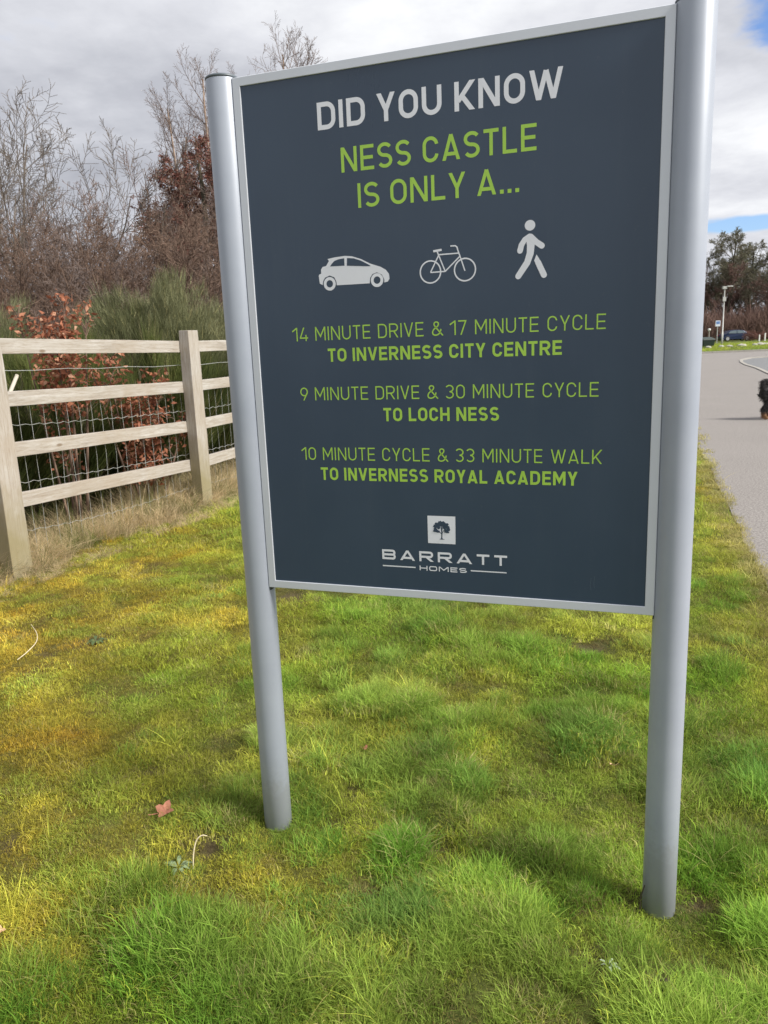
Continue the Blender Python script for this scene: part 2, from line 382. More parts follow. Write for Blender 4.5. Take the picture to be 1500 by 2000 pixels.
# ------------------------------------------------------------------ information sign
PL = Vector((-.338062535, 2.14548220, 0)); E3 = Vector((.94132576, -.33749936, 0)); N3 = Vector((.33749936, .94132576, 0)); W = 1.04450620
Z0, Z1 = .8193, 2.1531
sign = thing('information_sign', 'tall dark blue information board with silver frame held between two round aluminium posts', 'sign')
sign.matrix_world = Matrix(((E3.x, N3.x, 0, PL.x), (E3.y, N3.y, 0, PL.y), (0, 0, 1, 0), (0, 0, 0, 1)))
for u, ztop in ((-.0389, Z1+.006), (W+.0389, Z1+.006)):
    pb = MB(); r = .0419
    pb.lathe([(r, -.35), (r, .3), (r, 1.2), (r, ztop-.004), (r-.001, ztop-.001)], 48, (0, 0))
    po = pb.build('post', M_ALU, sign, True); po.location = (u, .02, 0)
    for p in po.data.polygons:
        if len(p.vertices) > 4: p.use_smooth = False
    # a channel groove running down the side that takes the board
    cb = MB(); cb.lathe([(r+.0006, ztop-.002), (r+.0008, ztop+.002), (r-.002, ztop+.005), (r-.012, ztop+.0065), (.002, ztop+.007)], 48)
    cb.build('post_cap', M_CAP, po, True)
    s = 1 if u < 0 else -1
    gb = MB(); gb.box(s*(r-.004)-.004, s*(r-.004)+.004, -.0155, .0155, Z0-.01, ztop-.004)
    gb.build('channel', flat('channel_rubber', (.03, .035, .04), .6) if u < 0 else bpy.data.materials['channel_rubber'], po)
BW = .0214
fb = MB()   # silver frame: ring with a slim chamfer
def ring(u0, u1, z0, z1, y): return [(u0, y, z0), (u1, y, z0), (u1, y, z1), (u0, y, z1)]
rs = [ring(0, W, Z0, Z1, .026), ring(0, W, Z0, Z1, .0012), ring(.0012, W-.0012, Z0+.0012, Z1-.0012, 0),
      ring(BW-.001, W-BW+.001, Z0+BW-.001, Z1-BW+.001, 0), ring(BW, W-BW, Z0+BW, Z1-BW, .001), ring(BW, W-BW, Z0+BW, Z1-BW, .0035)]
fb.add(sum(rs, []), [(i*4+k, i*4+(k+1)%4, i*4+4+(k+1)%4, i*4+4+k) for i in range(len(rs)-1) for k in range(4)])
fb.build('frame', M_FRAME, sign)
m, t, M_b = mat('navy_print', .33, 0, .5)
co = N(t, 'ShaderNodeTexCoord').outputs['Object']
n = NOISE(t, co, 2.2, 5, .6).outputs['Fac']; n_ = NOISE(t, co, 60, 3, .7).outputs['Fac']
c = RAMP(t, n, [(.3, (.032, .053, .088)), (.7, (.041, .065, .103))])
c = MIX(t, RAMP(t, n_, [(.66, 0), (.8, .12)]), c, (.2, .22, .22))
mpw = N(t, 'ShaderNodeMapping'); mpw.inputs['Scale'].default_value = (26, 1, 1.6); t.links.new(co, mpw.inputs[0])
stk = NOISE(t, mpw.outputs[0], 1.0, 5, .65).outputs['Fac']     # old rain streaks and dust
c = MIX(t, RAMP(t, stk, [(.55, 0), (.85, .07)]), c, (.16, .18, .19))
t.links.new(c, M_b.inputs['Base Color']); t.links.new(M(t, 'ADD', .20, M(t, 'ADD', M(t, 'MULTIPLY', n, .16), M(t, 'MULTIPLY', stk, .05))), M_b.inputs['Roughness'])
bnw = N(t, 'ShaderNodeBump'); bnw.inputs['Strength'].default_value = .35; bnw.inputs['Distance'].default_value = .01
t.links.new(NOISE(t, co, 3.0, 1, .4).outputs['Fac'], bnw.inputs['Height']); t.links.new(bnw.outputs[0], M_b.inputs['Normal'])
M_NAVY = m
bb = MB(); bb.box(BW-.0005, W-BW+.0005, .0034, .022, Z0+BW-.0005, Z1-BW+.0005)
board = bb.build('board', M_NAVY, sign)
bk = MB(); bk.box(.002, W-.002, .0225, .0255, Z0+.002, Z1-.002); bk.build('back_panel', M_FRAME, sign)
M_WHITE = flat('silver_print', (.74, .76, .82), .42, 0, .04, 5)
M_GREEN = flat('green_print', (.36, .60, .075), .42, 0, .05, 5)
M_NAVY2 = flat('navy_print_detail', (.036, .059, .096), .38, 0, .05, 3)
Y0 = .0034
class Print:
    """flat print on the board: every stroke is a thin sheet a fraction of a millimetre above the one before"""
    def __init__(s): s.mb = MB(); s.k = 0
    def poly(s, pts):
        y = Y0 - .0003 - .00006*s.k; s.k += 1
        s.mb.add([(u, y, z) for u, z in pts], [tuple(range(len(pts)))])
    def quads(s, qs, clip=None):
        y = Y0 - .0003 - .00006*(s.k % 6); s.k += 1
        for q in qs:
            if clip:
                for lim, sg in ((clip[0], 1), (clip[1], -1)):
                    o = []
                    for i in range(len(q)):
                        a, b_ = q[i], q[(i+1) % len(q)]; ia = sg*(a[1]-lim) >= -1e-9; ib = sg*(b_[1]-lim) >= -1e-9
                        if ia: o.append(a)
                        if ia != ib:
                            tt = (lim-a[1])/(b_[1]-a[1]); o.append((a[0]+(b_[0]-a[0])*tt, lim))
                    q = o
                    if len(q) < 3: break
                if len(q) < 3: continue
            s.mb.add([(u, y, z) for u, z in q], [tuple(range(len(q)))])
def ribbon(pts, wd, closed=False):
    P = [Vector(p).to_2d() if not isinstance(p, Vector) else p for p in pts]
    P = [p for i, p in enumerate(P) if i == 0 or (p-P[i-1]).length > 1e-6]
    if closed and (P[0]-P[-1]).length < 1e-6: P.pop()
    n = len(P); Ls = []; Rs = []
    for i in range(n):
        a = P[(i-1) % n] if (closed or i > 0) else None; c_ = P[(i+1) % n] if (closed or i < n-1) else None
        d0 = (P[i]-a).normalized() if a is not None else None; d1 = (c_-P[i]).normalized() if c_ is not None else None
        d0 = d0 or d1; d1 = d1 or d0
        n0 = Vector((-d0.y, d0.x)); n1_ = Vector((-d1.y, d1.x)); mm = (n0+n1_)
        mm = mm.normalized() if mm.length > 1e-6 else n0
        k = wd/2/max(.35, mm.dot(n0)); Ls.append(P[i]+mm*k); Rs.append(P[i]-mm*k)
    q = []
    for i in range(n if closed else n-1):
        j = (i+1) % n; q.append([tuple(Ls[i]), tuple(Ls[j]), tuple(Rs[j]), tuple(Rs[i])])
    return q
def arc(cx, cy, rx, ry, a0, a1, n=12):
    return [(cx+rx*math.cos(R(a0+(a1-a0)*i/n)), cy+ry*math.sin(R(a0+(a1-a0)*i/n))) for i in range(n+1)]
def glyph(ch, s, xw):
    """strokes of a DIN-like capital, cap height 1, stroke s, width factor xw -> (width, [(points, closed)])"""
    base = dict(D=.60, O=.60, C=.57, U=.60, S=.56, N=.62, K=.59, W=.93, Y=.57, E=.52, A=.64, T=.52, L=.49, I=0, B=.6, R=.60, M=.74, V=.60, H=.60)
    base.update({'0': .57, '1': .33, '3': .56, '4': .60, '7': .53, '9': .57, '&': .70, '.': 0, ' ': .27})
    w_ = base[ch]*xw
    if ch in 'I.': w_ = s
    a = s/2; l, r, b_, T = a, w_-a, a, 1-a; cx = w_/2; hw = (r-l)/2; e = .3; m_ = .5
    if ch == ' ': return w_, []
    if ch == '.': return s*1.1, [([(s*.55, 0), (s*.55, s*1.1)], 2)]
    if ch == 'I': return w_, [([(cx, 0), (cx, 1)], 0)]
    if ch == 'L': return w_, [([(l, 1), (l, b_), (w_, b_)], 0)]
    if ch == 'T': return w_, [([(0, T), (w_, T)], 0), ([(cx, 0), (cx, T)], 0)]
    if ch == 'E': return w_, [([(w_, T), (l, T), (l, b_), (w_, b_)], 0), ([(l, m_), (w_*.93, m_)], 0)]
    if ch == 'H': return w_, [([(l, 0), (l, 1)], 0), ([(r, 0), (r, 1)], 0), ([(l, m_), (r, m_)], 0)]
    if ch in 'O0':
        rr = min(hw, .30)
        return w_, [(arc(r-rr, T-rr, rr, rr, 0, 90)+arc(l+rr, T-rr, rr, rr, 90, 180)+arc(l+rr, b_+rr, rr, rr, 180, 270)+arc(r-rr, b_+rr, rr, rr, 270, 360), 1)]
    if ch == 'D':
        rr = min(.28, hw*1.2)
        return w_, [([(l, b_), (l, T)]+arc(r-rr, T-rr, rr, rr, 90, 0)+arc(r-rr, b_+rr, rr, rr, 0, -90), 1)]
    if ch == 'C':
        rr = min(hw, .30)
        return w_, [(arc(r-rr, T-rr, rr, rr, 5, 90)+arc(l+rr, T-rr, rr, rr, 90, 180)+arc(l+rr, b_+rr, rr, rr, 180, 270)+arc(r-rr, b_+rr, rr, rr, 270, 355), 0)]
    if ch == 'U':
        rr = min(hw, .30)
        return w_, [([(l, 1)]+arc(l+rr, b_+rr, rr, rr, 180, 270)+arc(r-rr, b_+rr, rr, rr, 270, 360)+[(r, 1)], 0)]
    if ch == 'S':
        ry = (T-b_)/4
        return w_, [(arc(cx, T-ry, hw, ry, 28, 255, 20)+arc(cx, b_+ry, hw, ry, 75, -152, 20), 0)]
    if ch == '3':
        ry = (T-b_)/4
        return w_, [(arc(cx, T-ry, hw, ry, 152, -90, 20), 0), (arc(cx, b_+ry, hw, ry, 90, -152, 20), 0)]
    if ch == 'N': return w_, [([(l, 0), (l, 1)], 0), ([(r, 0), (r, 1)], 0), ([(l-.0, 1+a*.2), (r+.0, -a*.2)], 2)]
    if ch == 'M': return w_, [([(l, 0), (l, 1)], 0), ([(r, 0), (r, 1)], 0), ([(l, 1), (cx, .30), (r, 1)], 2)]
    if ch == 'V': k = e*(cx-a*.9)/1.0; return w_, [([(a*.9-k, 1+e), (cx, a*.3)], 2), ([(w_-a*.9+k, 1+e), (cx, a*.3)], 2)]
    if ch == 'A':
        k = e*(cx-a)/1.0; sl_ = (cx-a)
        return w_, [([(a-k, -e), (cx, 1-a*.3)], 2), ([(w_-a+k, -e), (cx, 1-a*.3)], 2), ([(a+sl_*.24, .22+a*.3), (w_-a-sl_*.24, .22+a*.3)], 0)]
    if ch == 'W':
        x0, x1, x2, x3, x4 = a, w_*.28, w_*.5, w_*.72, w_-a
        return w_, [([(x0-(x1-x0)*e, 1+e), (x1, .0)], 2), ([(x1, .0), (x2, 1-s*.3)], 2), ([(x2, 1-s*.3), (x3, 0)], 2), ([(x3, 0), (x4+(x4-x3)*e, 1+e)], 2)]
    if ch == 'Y': k = e*(cx-a)/.6; return w_, [([(a-k, 1+e), (cx, .40)], 2), ([(w_-a+k, 1+e), (cx, .40)], 2), ([(cx, 0), (cx, .44)], 0)]
    if ch == 'K':
        return w_, [([(l, 0), (l, 1)], 0), ([(l+a*.6, .33), (r+(r-l)*e/.67, 1+e)], 2), ([(l+(r-l)*.30, .54), (r+(r-l)*.7*e/.54, -e)], 2)]
    if ch == 'R':
        mm = .46; rr = (T-mm)/2
        return w_, [([(l, 0), (l, 1)], 0), ([(l, T)]+arc(r-rr, T-rr, rr, rr, 90, -90)+[(l, mm)], 0), ([(cx, mm), (r+(r-cx)*e/mm, -e)], 2)]
    if ch == 'B':
        r1 = (T-m_)/2; r2 = (m_-b_)/2
        return w_, [([(l, 0), (l, 1)], 0), ([(l, T)]+arc(r-.02-r1, T-r1, r1, r1, 90, -90)+[(l, m_)], 0), ([(l, m_)]+arc(r-r2, b_+r2, r2, r2, 90, -90)+[(l, b_)], 0)]
    if ch == '1': return w_, [([(r, 0), (r, 1)], 0), ([(r, T+.02), (-.05, .72)], 0)]
    if ch == '7': return w_, [([(0, T), (w_-a*.3, T)], 0), ([(r+.11, 1+e*.9), (w_*.30-.1, -e)], 2)]
    if ch == '4': return w_, [([(w_*.55+e*.4, 1+e), (l, .26)], 2), ([(0, .22+a*.2), (w_, .22+a*.2)], 0), ([(w_*.75, 0), (w_*.75, .46)], 0)]
    if ch == '9':
        rr = hw
        return w_, [(arc(cx, T-rr*1.05, rr, rr*1.05, 0, 360, 24), 1), ([(r-.01, T-rr*1.25), (w_*.34-.12, -e)], 2)]
    if ch == '&':
        p = [(1.04,0),(.62,.36),(.27,.70),(.22,.84),(.32,.94),(.46,.955),(.60,.90),(.63,.80),(.56,.68),(.40,.58),(.18,.44),(.07,.28),(.10,.13),(.24,.055),(.42,.05),(.62,.11),(.78,.26),(.86,.46)]
        p = [(x_*w_*.98+a*.5, z_) for x_, z_ in p]; q = []
        for i in range(len(p)-1):
            p0, p1, p2, p3 = [Vector(p[max(0, min(len(p)-1, i+o))]) for o in (-1, 0, 1, 2)]
            for k in range(4):
                t_ = k/4; q.append(tuple(.5*((2*p1)+(p2-p0)*t_+(2*p0-5*p1+4*p2-p3)*t_*t_+(3*p1-p0-3*p2+p3)*t_**3)))
        q.append(p[-1]); return w_, [(q, 0)]
def text(txt, u0, u1, base, cap, s, m, ls=.13, word=.27):
    """set a line between u0 and u1: glyph widths are scaled until it fits"""
    def total(k): return sum((word if c_ == ' ' else glyph(c_, s, k)[0]+ls) for c_ in txt) - ls
    lo, hi = .4, 3.
    tgt = (u1-u0)/cap
    for _ in range(30):
        md = (lo+hi)/2
        if total(md) < tgt: lo = md
        else: hi = md
    x_ = 0.
    for c_ in txt:
        if c_ == ' ': x_ += word; continue
        w_, st = glyph(c_, s, lo); pr = Print()
        for pts, mode in st:
            wd = s*1.1 if c_ == '.' else s
            q = ribbon([(u0+(x_+px)*cap, base+pz_*cap) for px, pz_ in pts], wd*cap, mode == 1)
            pr.quads(q, (base, base+cap))
        pr.mb.build('full_stop' if c_ == '.' else 'letter', m, board)
        x_ += w_+ls
text('DID YOU KNOW', .2258, .8150, 2.006, .0622, .172, M_WHITE, .15, .34)
text('NESS CASTLE', .2828, .7577, 1.9035, .0568, .14, M_GREEN, .16, .36)
text('IS ONLY A...', .3226, .7185, 1.8183, .0568, .14, M_GREEN, .16, .34)
text('14 MINUTE DRIVE & 17 MINUTE CYCLE', .1240, .9168, 1.5038, .0346, .094, M_GREEN, .18, .42)
text('TO INVERNESS CITY CENTRE', .2205, .8183, 1.4486, .0338, .185, M_GREEN, .15, .36)
text('9 MINUTE DRIVE & 30 MINUTE CYCLE', .1348, .9038, 1.3495, .0340, .094, M_GREEN, .18, .42)
text('TO LOCH NESS', .3672, .6682, 1.2935, .0342, .185, M_GREEN, .15, .36)
text('10 MINUTE CYCLE & 33 MINUTE WALK', .1294, .9143, 1.1898, .0342, .094, M_GREEN, .18, .42)
text('TO INVERNESS ROYAL ACADEMY', .1815, .8582, 1.1355, .0342, .185, M_GREEN, .15, .36)
lg = text('BARRATT', .3482, .6862, .9222, .0275, .21, M_WHITE, .46)
text('HOMES', .4524, .5805, .8970, .0132, .20, M_WHITE, .36)
for q_ in ([(.3486, .9023), (.4411, .9023), (.4411, .9055), (.3486, .9055)], [(.5912, .9028), (.6848, .9028), (.6848, .9058), (.5912, .9058)]):
    pr = Print(); pr.poly(q_); pr.mb.build('underline', M_WHITE, board)
# tree emblem
pr = Print(); pr.poly([(.4778, .9732), (.5518, .9732), (.5526, 1.0472), (.4778, 1.0470)]); pr.mb.build('emblem_square', M_WHITE, board)
pr = Print(); pr.k = 2; rnd = random.Random(8)
for (bx, bz, br) in [(0,.0225,.0085),(-.009,.0195,.007),(.009,.0195,.0075),(-.0035,.027,.006),(.0055,.0265,.0055),(-.016,.0145,.0062),(.0165,.0135,.006),(-.0125,.023,.005),(.0135,.022,.005),
                     (-.0165,.0065,.0052),(-.012,.0005,.0052),(.0125,.002,.0058),(.0185,.0065,.0045),(-.0185,.001,.004),(.0075,.0125,.0045),(-.007,.0115,.0042),(.0165,-.001,.004),(-.0075,-.001,.0035)]:
    pts = []
    for k in range(14):
        a_ = 2*math.pi*k/14; rr = br*(1+rnd.uniform(-.28, .22)); pts.append((.5150+bx+rr*math.cos(a_)*1.05, 1.0080+bz*.86+rr*math.sin(a_)*.85-.002))
    pr.poly(pts)
for pts, wd in (([(.5152, .986), (.5158, 1.0), (.515, 1.018)], .0032), ([(.5155, 1.0), (.522, 1.010), (.528, 1.016)], .0016), ([(.5155, .998), (.509, 1.006), (.503, 1.010)], .0016), ([(.5155, 1.006), (.519, 1.02)], .0015)):
    pr.quads(ribbon(pts, wd))
pr.poly([(.508, .985), (.5125, .9862), (.5142, .989), (.5165, .989), (.519, .9862), (.524, .985), (.516, .9845)])
pr.mb.build('emblem_tree', M_NAVY2, board)
# pictograms
CAR = [(0.2066, 1.665), (0.2088, 1.6683), (0.2138, 1.6697), (0.2139, 1.6797), (0.2187, 1.6859), (0.2285, 1.6875), (0.2371, 1.6993), (0.2335, 1.7042), (0.2521, 1.7068), (0.2811, 1.7085), (0.3002, 1.7062), (0.3236, 1.6981), (0.3466, 1.6861), (0.3582, 1.6818), (0.3743, 1.6765), (0.3879, 1.6685), (0.3959, 1.6583), (0.3972, 1.6468), (0.3924, 1.6399), (0.383, 1.6384), (0.3833, 1.6455), (0.3772, 1.6578), (0.3644, 1.6636), (0.3525, 1.6602), (0.3459, 1.6512), (0.3444, 1.6385), (0.2551, 1.639), (0.2546, 1.6481), (0.2494, 1.6588), (0.237, 1.6639), (0.224, 1.6595), (0.2181, 1.6512), (0.2161, 1.6415), (0.2086, 1.646)]
pr = Print(); pr.poly(CAR); pr.k = 2
for cx_, cz_ in ((.2360, 1.6436), (.3642, 1.6450)): pr.quads(ribbon(arc(cx_, cz_, .0128, .0128, 0, 360, 28), .0076, True))
pr.mb.build('car_pictogram', M_WHITE, board)
pr = Print(); pr.k = 3
pr.poly([(0.2393, 1.6858), (0.2455, 1.693), (0.2517, 1.6983), (0.264, 1.7017), (0.2789, 1.7030), (0.2789, 1.6850)])
pr.poly([(0.2851, 1.6845), (0.2866, 1.7030), (0.3047, 1.7010), (0.3234, 1.6943), (0.3441, 1.6832), (0.3491, 1.6796), (0.3368, 1.6800)])
pr.mb.build('pictogram_window', M_NAVY2, board)
pr = Print()
for cx_, cz_ in ((.5026, 1.6557), (.5884, 1.6557)): pr.quads(ribbon(arc(cx_, cz_, .0258, .0258, 0, 360, 36), .0034, True)); 
for pts, wd in (([(0.5028, 1.6544), (0.5397, 1.6548), (0.5763, 1.6868)], .0030), ([(0.5750, 1.6945), (0.5248, 1.6942), (0.5028, 1.6544)], .0030), ([(0.5397, 1.655), (0.5205, 1.7021)], .0030),
                ([(0.5110, 1.7030), (0.5320, 1.7050)], .0052), ([(0.5537, 1.7120), (0.5655, 1.7120), (.5700, 1.7085), (0.5722, 1.7000), (0.5770, 1.6870), (0.5884, 1.6530)], .0030)):
    pr.quads(ribbon(pts, wd))
pr.mb.build('bicycle_pictogram', M_WHITE, board)
pr = Print()
def capsule(pts, w0, w1):
    P = [Vector(p) for p in pts]; n_ = len(P); Lp = []; Rp = []
    for i in range(n_):
        d = (P[min(i+1, n_-1)]-P[max(i-1, 0)]).normalized(); q = Vector((-d.y, d.x)); hw = (w0+(w1-w0)*i/(n_-1))/2
        Lp.append(P[i]+q*hw); Rp.append(P[i]-q*hw)
    d = (P[-1]-P[-2]).normalized(); a0 = math.degrees(math.atan2(d.y, d.x)); capE = arc(P[-1].x, P[-1].y, w1/2, w1/2, a0+90, a0-90, 8)
    d = (P[0]-P[1]).normalized(); a0 = math.degrees(math.atan2(d.y, d.x)); capS = arc(P[0].x, P[0].y, w0/2, w0/2, a0+90, a0-90, 8)
    return [tuple(v) for v in Lp[:-1]] + capE + [tuple(v) for v in Rp[:-1]][::-1] + capS[1:-1]
pr.poly(arc(.7433, 1.7437, .0122, .0118, 0, 340, 17))
pr.poly(capsule([(.7440, 1.7150), (.7452, 1.7000), (.7440, 1.6820), (.7370, 1.6620), (.7160, 1.6325)], .019, .0138))
pr.poly(capsule([(.7425, 1.7200), (.7314, 1.7133), (.7238, 1.7022), (.7203, 1.6895)], .0115, .0135))
pr.poly(capsule([(.7452, 1.7190), (.7580, 1.7060), (.7705, 1.6970)], .0125, .0135))
pr.poly([(.7585, 1.6785), (.7640, 1.6700), (.7690, 1.6580), (.7560, 1.6600), (.7530, 1.6650)]); pr.poly(capsule([(.7620, 1.6610), (.7757, 1.6320)], .0134, .0138))
pr.mb.build('pedestrian_pictogram', M_WHITE, board)
# faint scratches near the lower corner
pr = Print()
for u_, z_ in ((.895, .905), (.9035, .910)): pr.quads(ribbon([(u_, z_), (u_-.002, z_-.02), (u_, z_-.032)], .0008))
pr.mb.build('scratch', flat('scratch_mark', (.09, .12, .16), .6), board)

# ------------------------------------------------------------------ post and rail fence
fence = thing('timber_fence', 'weathered post and rail timber fence with wire stock netting beside the hedge', 'fence', (FA[0], FA[1], 0), math.atan2(FE[1], FE[0]))
# local frame: x along the fence, y away from the lawn, z up
POST_S = [-2.15, 0., 2.25, 4.45, 6.65, 8.85, 11.05, 13.25, 15.45]
rf = random.Random(3)
def post_mesh(h, dx, dy, seed):
    q = random.Random(seed); mb = MB(); n_ = 8; rings = []
    for i in range(n_+1):
        z = h*i/n_; j = lambda: q.uniform(-.0018, .0018)
        rings.append([(z, j(), j()), (z, dx+j(), j()), (z, dx+j(), dy+j()), (z, j(), dy+j())])
    for r_ in rings[-1:]:
        rings[-1] = [(h, r_[0][1]+.004, r_[0][2]+.004), (h, r_[1][1]-.004, r_[1][2]+.004), (h, r_[2][1]-.004, r_[2][2]-.004), (h, r_[3][1]+.004, r_[3][2]-.004)]
    vs = sum(rings, []); fs = [(i*4+k, i*4+4+k, i*4+4+(k+1)%4, i*4+(k+1)%4) for i in range(n_) for k in range(4)]
    fs += [(0, 1, 2, 3), (n_*4+3, n_*4+2, n_*4+1, n_*4)]
    mb.add(vs, fs); return mb
for i, s in enumerate(POST_S):
    p = FA + FE*s; g = gz1(p[0], p[1])
    top = 1.664 if s <= 0 else 1.643
    lo = g - .3
    pb = post_mesh(top-lo, .163, .100, i)
    o = bevel(pb.build('post', M_POST, fence), .004)
    # timber's own x axis runs up the post: local (x,y,z) -> fence (y, z, x)
    o.matrix_local = Matrix(((0, 1, 0, s), (0, 0, 1, 0), (1, 0, 0, lo), (0, 0, 0, 1)))
def rail_z(k, s):
    a0 = (1.556, 1.221, .894, .561)[k]; a1 = (1.506, 1.158, .808, .461)[k]; a2 = (1.502, 1.148, .800, .452)[k]
    if s <= 2.3: return a0+(a1-a0)*(s-.19)/1.95
    return a1+(a2-a1)*min(1, (s-2.3)/1.)
for bi in range(len(POST_S)-1):
    s0 = POST_S[bi]+.082+.0015; s1 = POST_S[bi+1]+.082-.0015
    for k in range(4):
        z0, z1 = rail_z(k, s0), rail_z(k, s1); L = math.hypot(s1-s0, z1-z0)
        hh = (.049, .048, .048, .049)[k]
        mb = MB(); q = random.Random(bi*7+k); n_ = 8; rings = []
        for i in range(n_+1):
            x_ = L*i/n_; j = lambda: q.uniform(-.0016, .0016)
            rings += [(x_, j(), -hh+j()), (x_, .038+j(), -hh+j()), (x_, .038+j(), hh+j()), (x_, j(), hh+j())]
        mb.add(rings, [(i*4+kk, i*4+(kk+1)%4, i*4+4+(kk+1)%4, i*4+4+kk) for i in range(n_) for kk in range(4)] + [(0, 3, 2, 1), (n_*4, n_*4+1, n_*4+2, n_*4+3)])
        o = bevel(mb.build('rail', M_WOOD, fence), .003)
        o.location = (s0, .101+rf.uniform(0, .001), z0); o.rotation_euler = (0, -math.atan2(z1-z0, s1-s0), 0)
    # nails
nb = MB()
for i, s in enumerate(POST_S):
    for k in range(4):
        for dz in (-.022, .022):
            pass
# wire: one plain line wire plus stock netting, joined per bay
def wire_z(k, s):
    base = [(1.402, 1.350), (1.055, .955), (.875, .775), (.672, .565), (.352, .262), (.205, .06)][k]
    return base[0] + (base[1]-base[0])*min(max((s-.19)/1.93, -1.2), 1.15)
lw = MB(); pts = []
s = POST_S[0]
while s < POST_S[-1]: pts.append((s, .150, wire_z(0, s)+.004*math.sin(s*9))); s += .17
lw.tube(pts, .0019, 5); lw.build('line_wire', M_WIRE, fence)
for bi in range(len(POST_S)-1):
    nm = MB(); s0, s1 = POST_S[bi]+.08, POST_S[bi+1]+.08; n_ = 19; q = random.Random(bi)
    for k in range(1, 6):
        pts = []
        for i in range(n_*3+1):
            s = s0+(s1-s0)*i/(n_*3); sag = (.012+.03*(k >= 4))*math.sin(math.pi*(s-s0)/(s1-s0))
            kink = .006 if i % 3 == 0 else (-.004 if i % 3 == 1 else 0)
            pts.append((s, .151+q.uniform(-.003, .003), wire_z(k, s)-sag+kink+q.uniform(-.002, .002)))
        nm.tube(pts, .0017, 4)
    for i in range(n_):
        s = s0+(s1-s0)*(i+.5)/n_; x0 = s+q.uniform(-.008, .008); pts = []
        for k, z in enumerate(np.linspace(wire_z(1, s)+.17, max(wire_z(5, s)-.02, .03), 8)):
            pts.append((x0+q.uniform(-.005, .005), .153+q.uniform(-.003, .003), z))
        nm.tube(pts, .0014, 4)
    nm.build('wire_netting', M_WIRE, fence)['kind'] = 'stuff'

# ------------------------------------------------------------------ grass
def blades(n, rad, h0, h1, w0, lean0, lean1, seed, outward=.5, seg=3):
    q = np.random.default_rng(seed); a = q.uniform(0, 2*np.pi, n); r = rad*np.sqrt(q.uniform(0, 1, n))
    x, y = r*np.cos(a), r*np.sin(a); h = q.uniform(h0, h1, n)*(1-.35*(r/rad)**2)
    ph = np.where(q.uniform(0, 1, n) < outward, a+q.normal(0, .5, n), q.uniform(0, 2*np.pi, n)); ln = q.uniform(lean0, lean1, n)
    wd = w0*q.uniform(.6, 1.25, n); wa = ph+np.pi/2+q.normal(0, .6, n)
    V = []; nv = seg*2+1
    for i in range(seg+1):
        t_ = i/seg; d = ln*h*t_**1.7; z = h*(t_-.38*np.minimum(ln, 1.4)*t_*t_) - .004*(i == 0)
        cxp, cyp = x+np.cos(ph)*d, y+np.sin(ph)*d; ww = wd*(1-t_)**.6*.5
        if i < seg:
            V.append(np.stack([cxp-np.cos(wa)*ww, cyp-np.sin(wa)*ww, z], 1)); V.append(np.stack([cxp+np.cos(wa)*ww, cyp+np.sin(wa)*ww, z], 1))
        else: V.append(np.stack([cxp, cyp, z], 1))
    V = np.stack(V, 1).reshape(-1, 3); b0 = (np.arange(n)*nv)[:, None]
    Q = np.concatenate([b0+np.array([[2*i, 2*i+1, 2*i+3, 2*i+2]]) for i in range(seg-1)]); T = b0+np.array([[2*seg-2, 2*seg-1, 2*seg]])
    return V, Q, T, np.repeat(q.uniform(0, 1, n), nv), np.tile(np.array([i/seg for i in range(seg) for _ in (0, 1)]+[1.]), n)
def grass_mat(name, straw, fixed=None):
    m, t, b = mat(name, .62, 0, .12)
    ti = N(t, 'ShaderNodeAttribute', attribute_name='tint', attribute_type='INSTANCER').outputs['Color']
    a = N(t, 'ShaderNodeAttribute', attribute_name='rnd').outputs['Fac']
    c = MIX(t, 1., ti, RAMP(t, a, [(0, .62), (.8, 1.25), (1., 1.5)]), 'MULTIPLY')
    c = MIX(t, RAMP(t, a, [(1-straw, 0), (1-straw+.02, .75)]), c, (.36, .28, .13))
    t.links.new(c, b.inputs['Base Color'])
    tr = N(t, 'ShaderNodeBsdfTranslucent'); t.links.new(c, tr.inputs[0])
    mx = N(t, 'ShaderNodeMixShader'); mx.inputs[0].default_value = .42
    t.links.new(b.outputs[0], mx.inputs[1]); t.links.new(tr.outputs[0], mx.inputs[2])
    t.links.new(mx.outputs[0], t.nodes['Material Output'].inputs[0]); return m
def tuft_collection(name, specs, mt):
    c = bpy.data.collections.new(name)
    for i, sp in enumerate(specs):
        V, Q, T, rn, tt = blades(*sp[:-1], **sp[-1]); me = np_mesh(name, V, Q, T, True); attr(me, 'rnd', rn); me.materials.append(mt)
        o = bpy.data.objects.new('%s_tuft.%03d' % (name, i), me); c.objects.link(o)
    return c
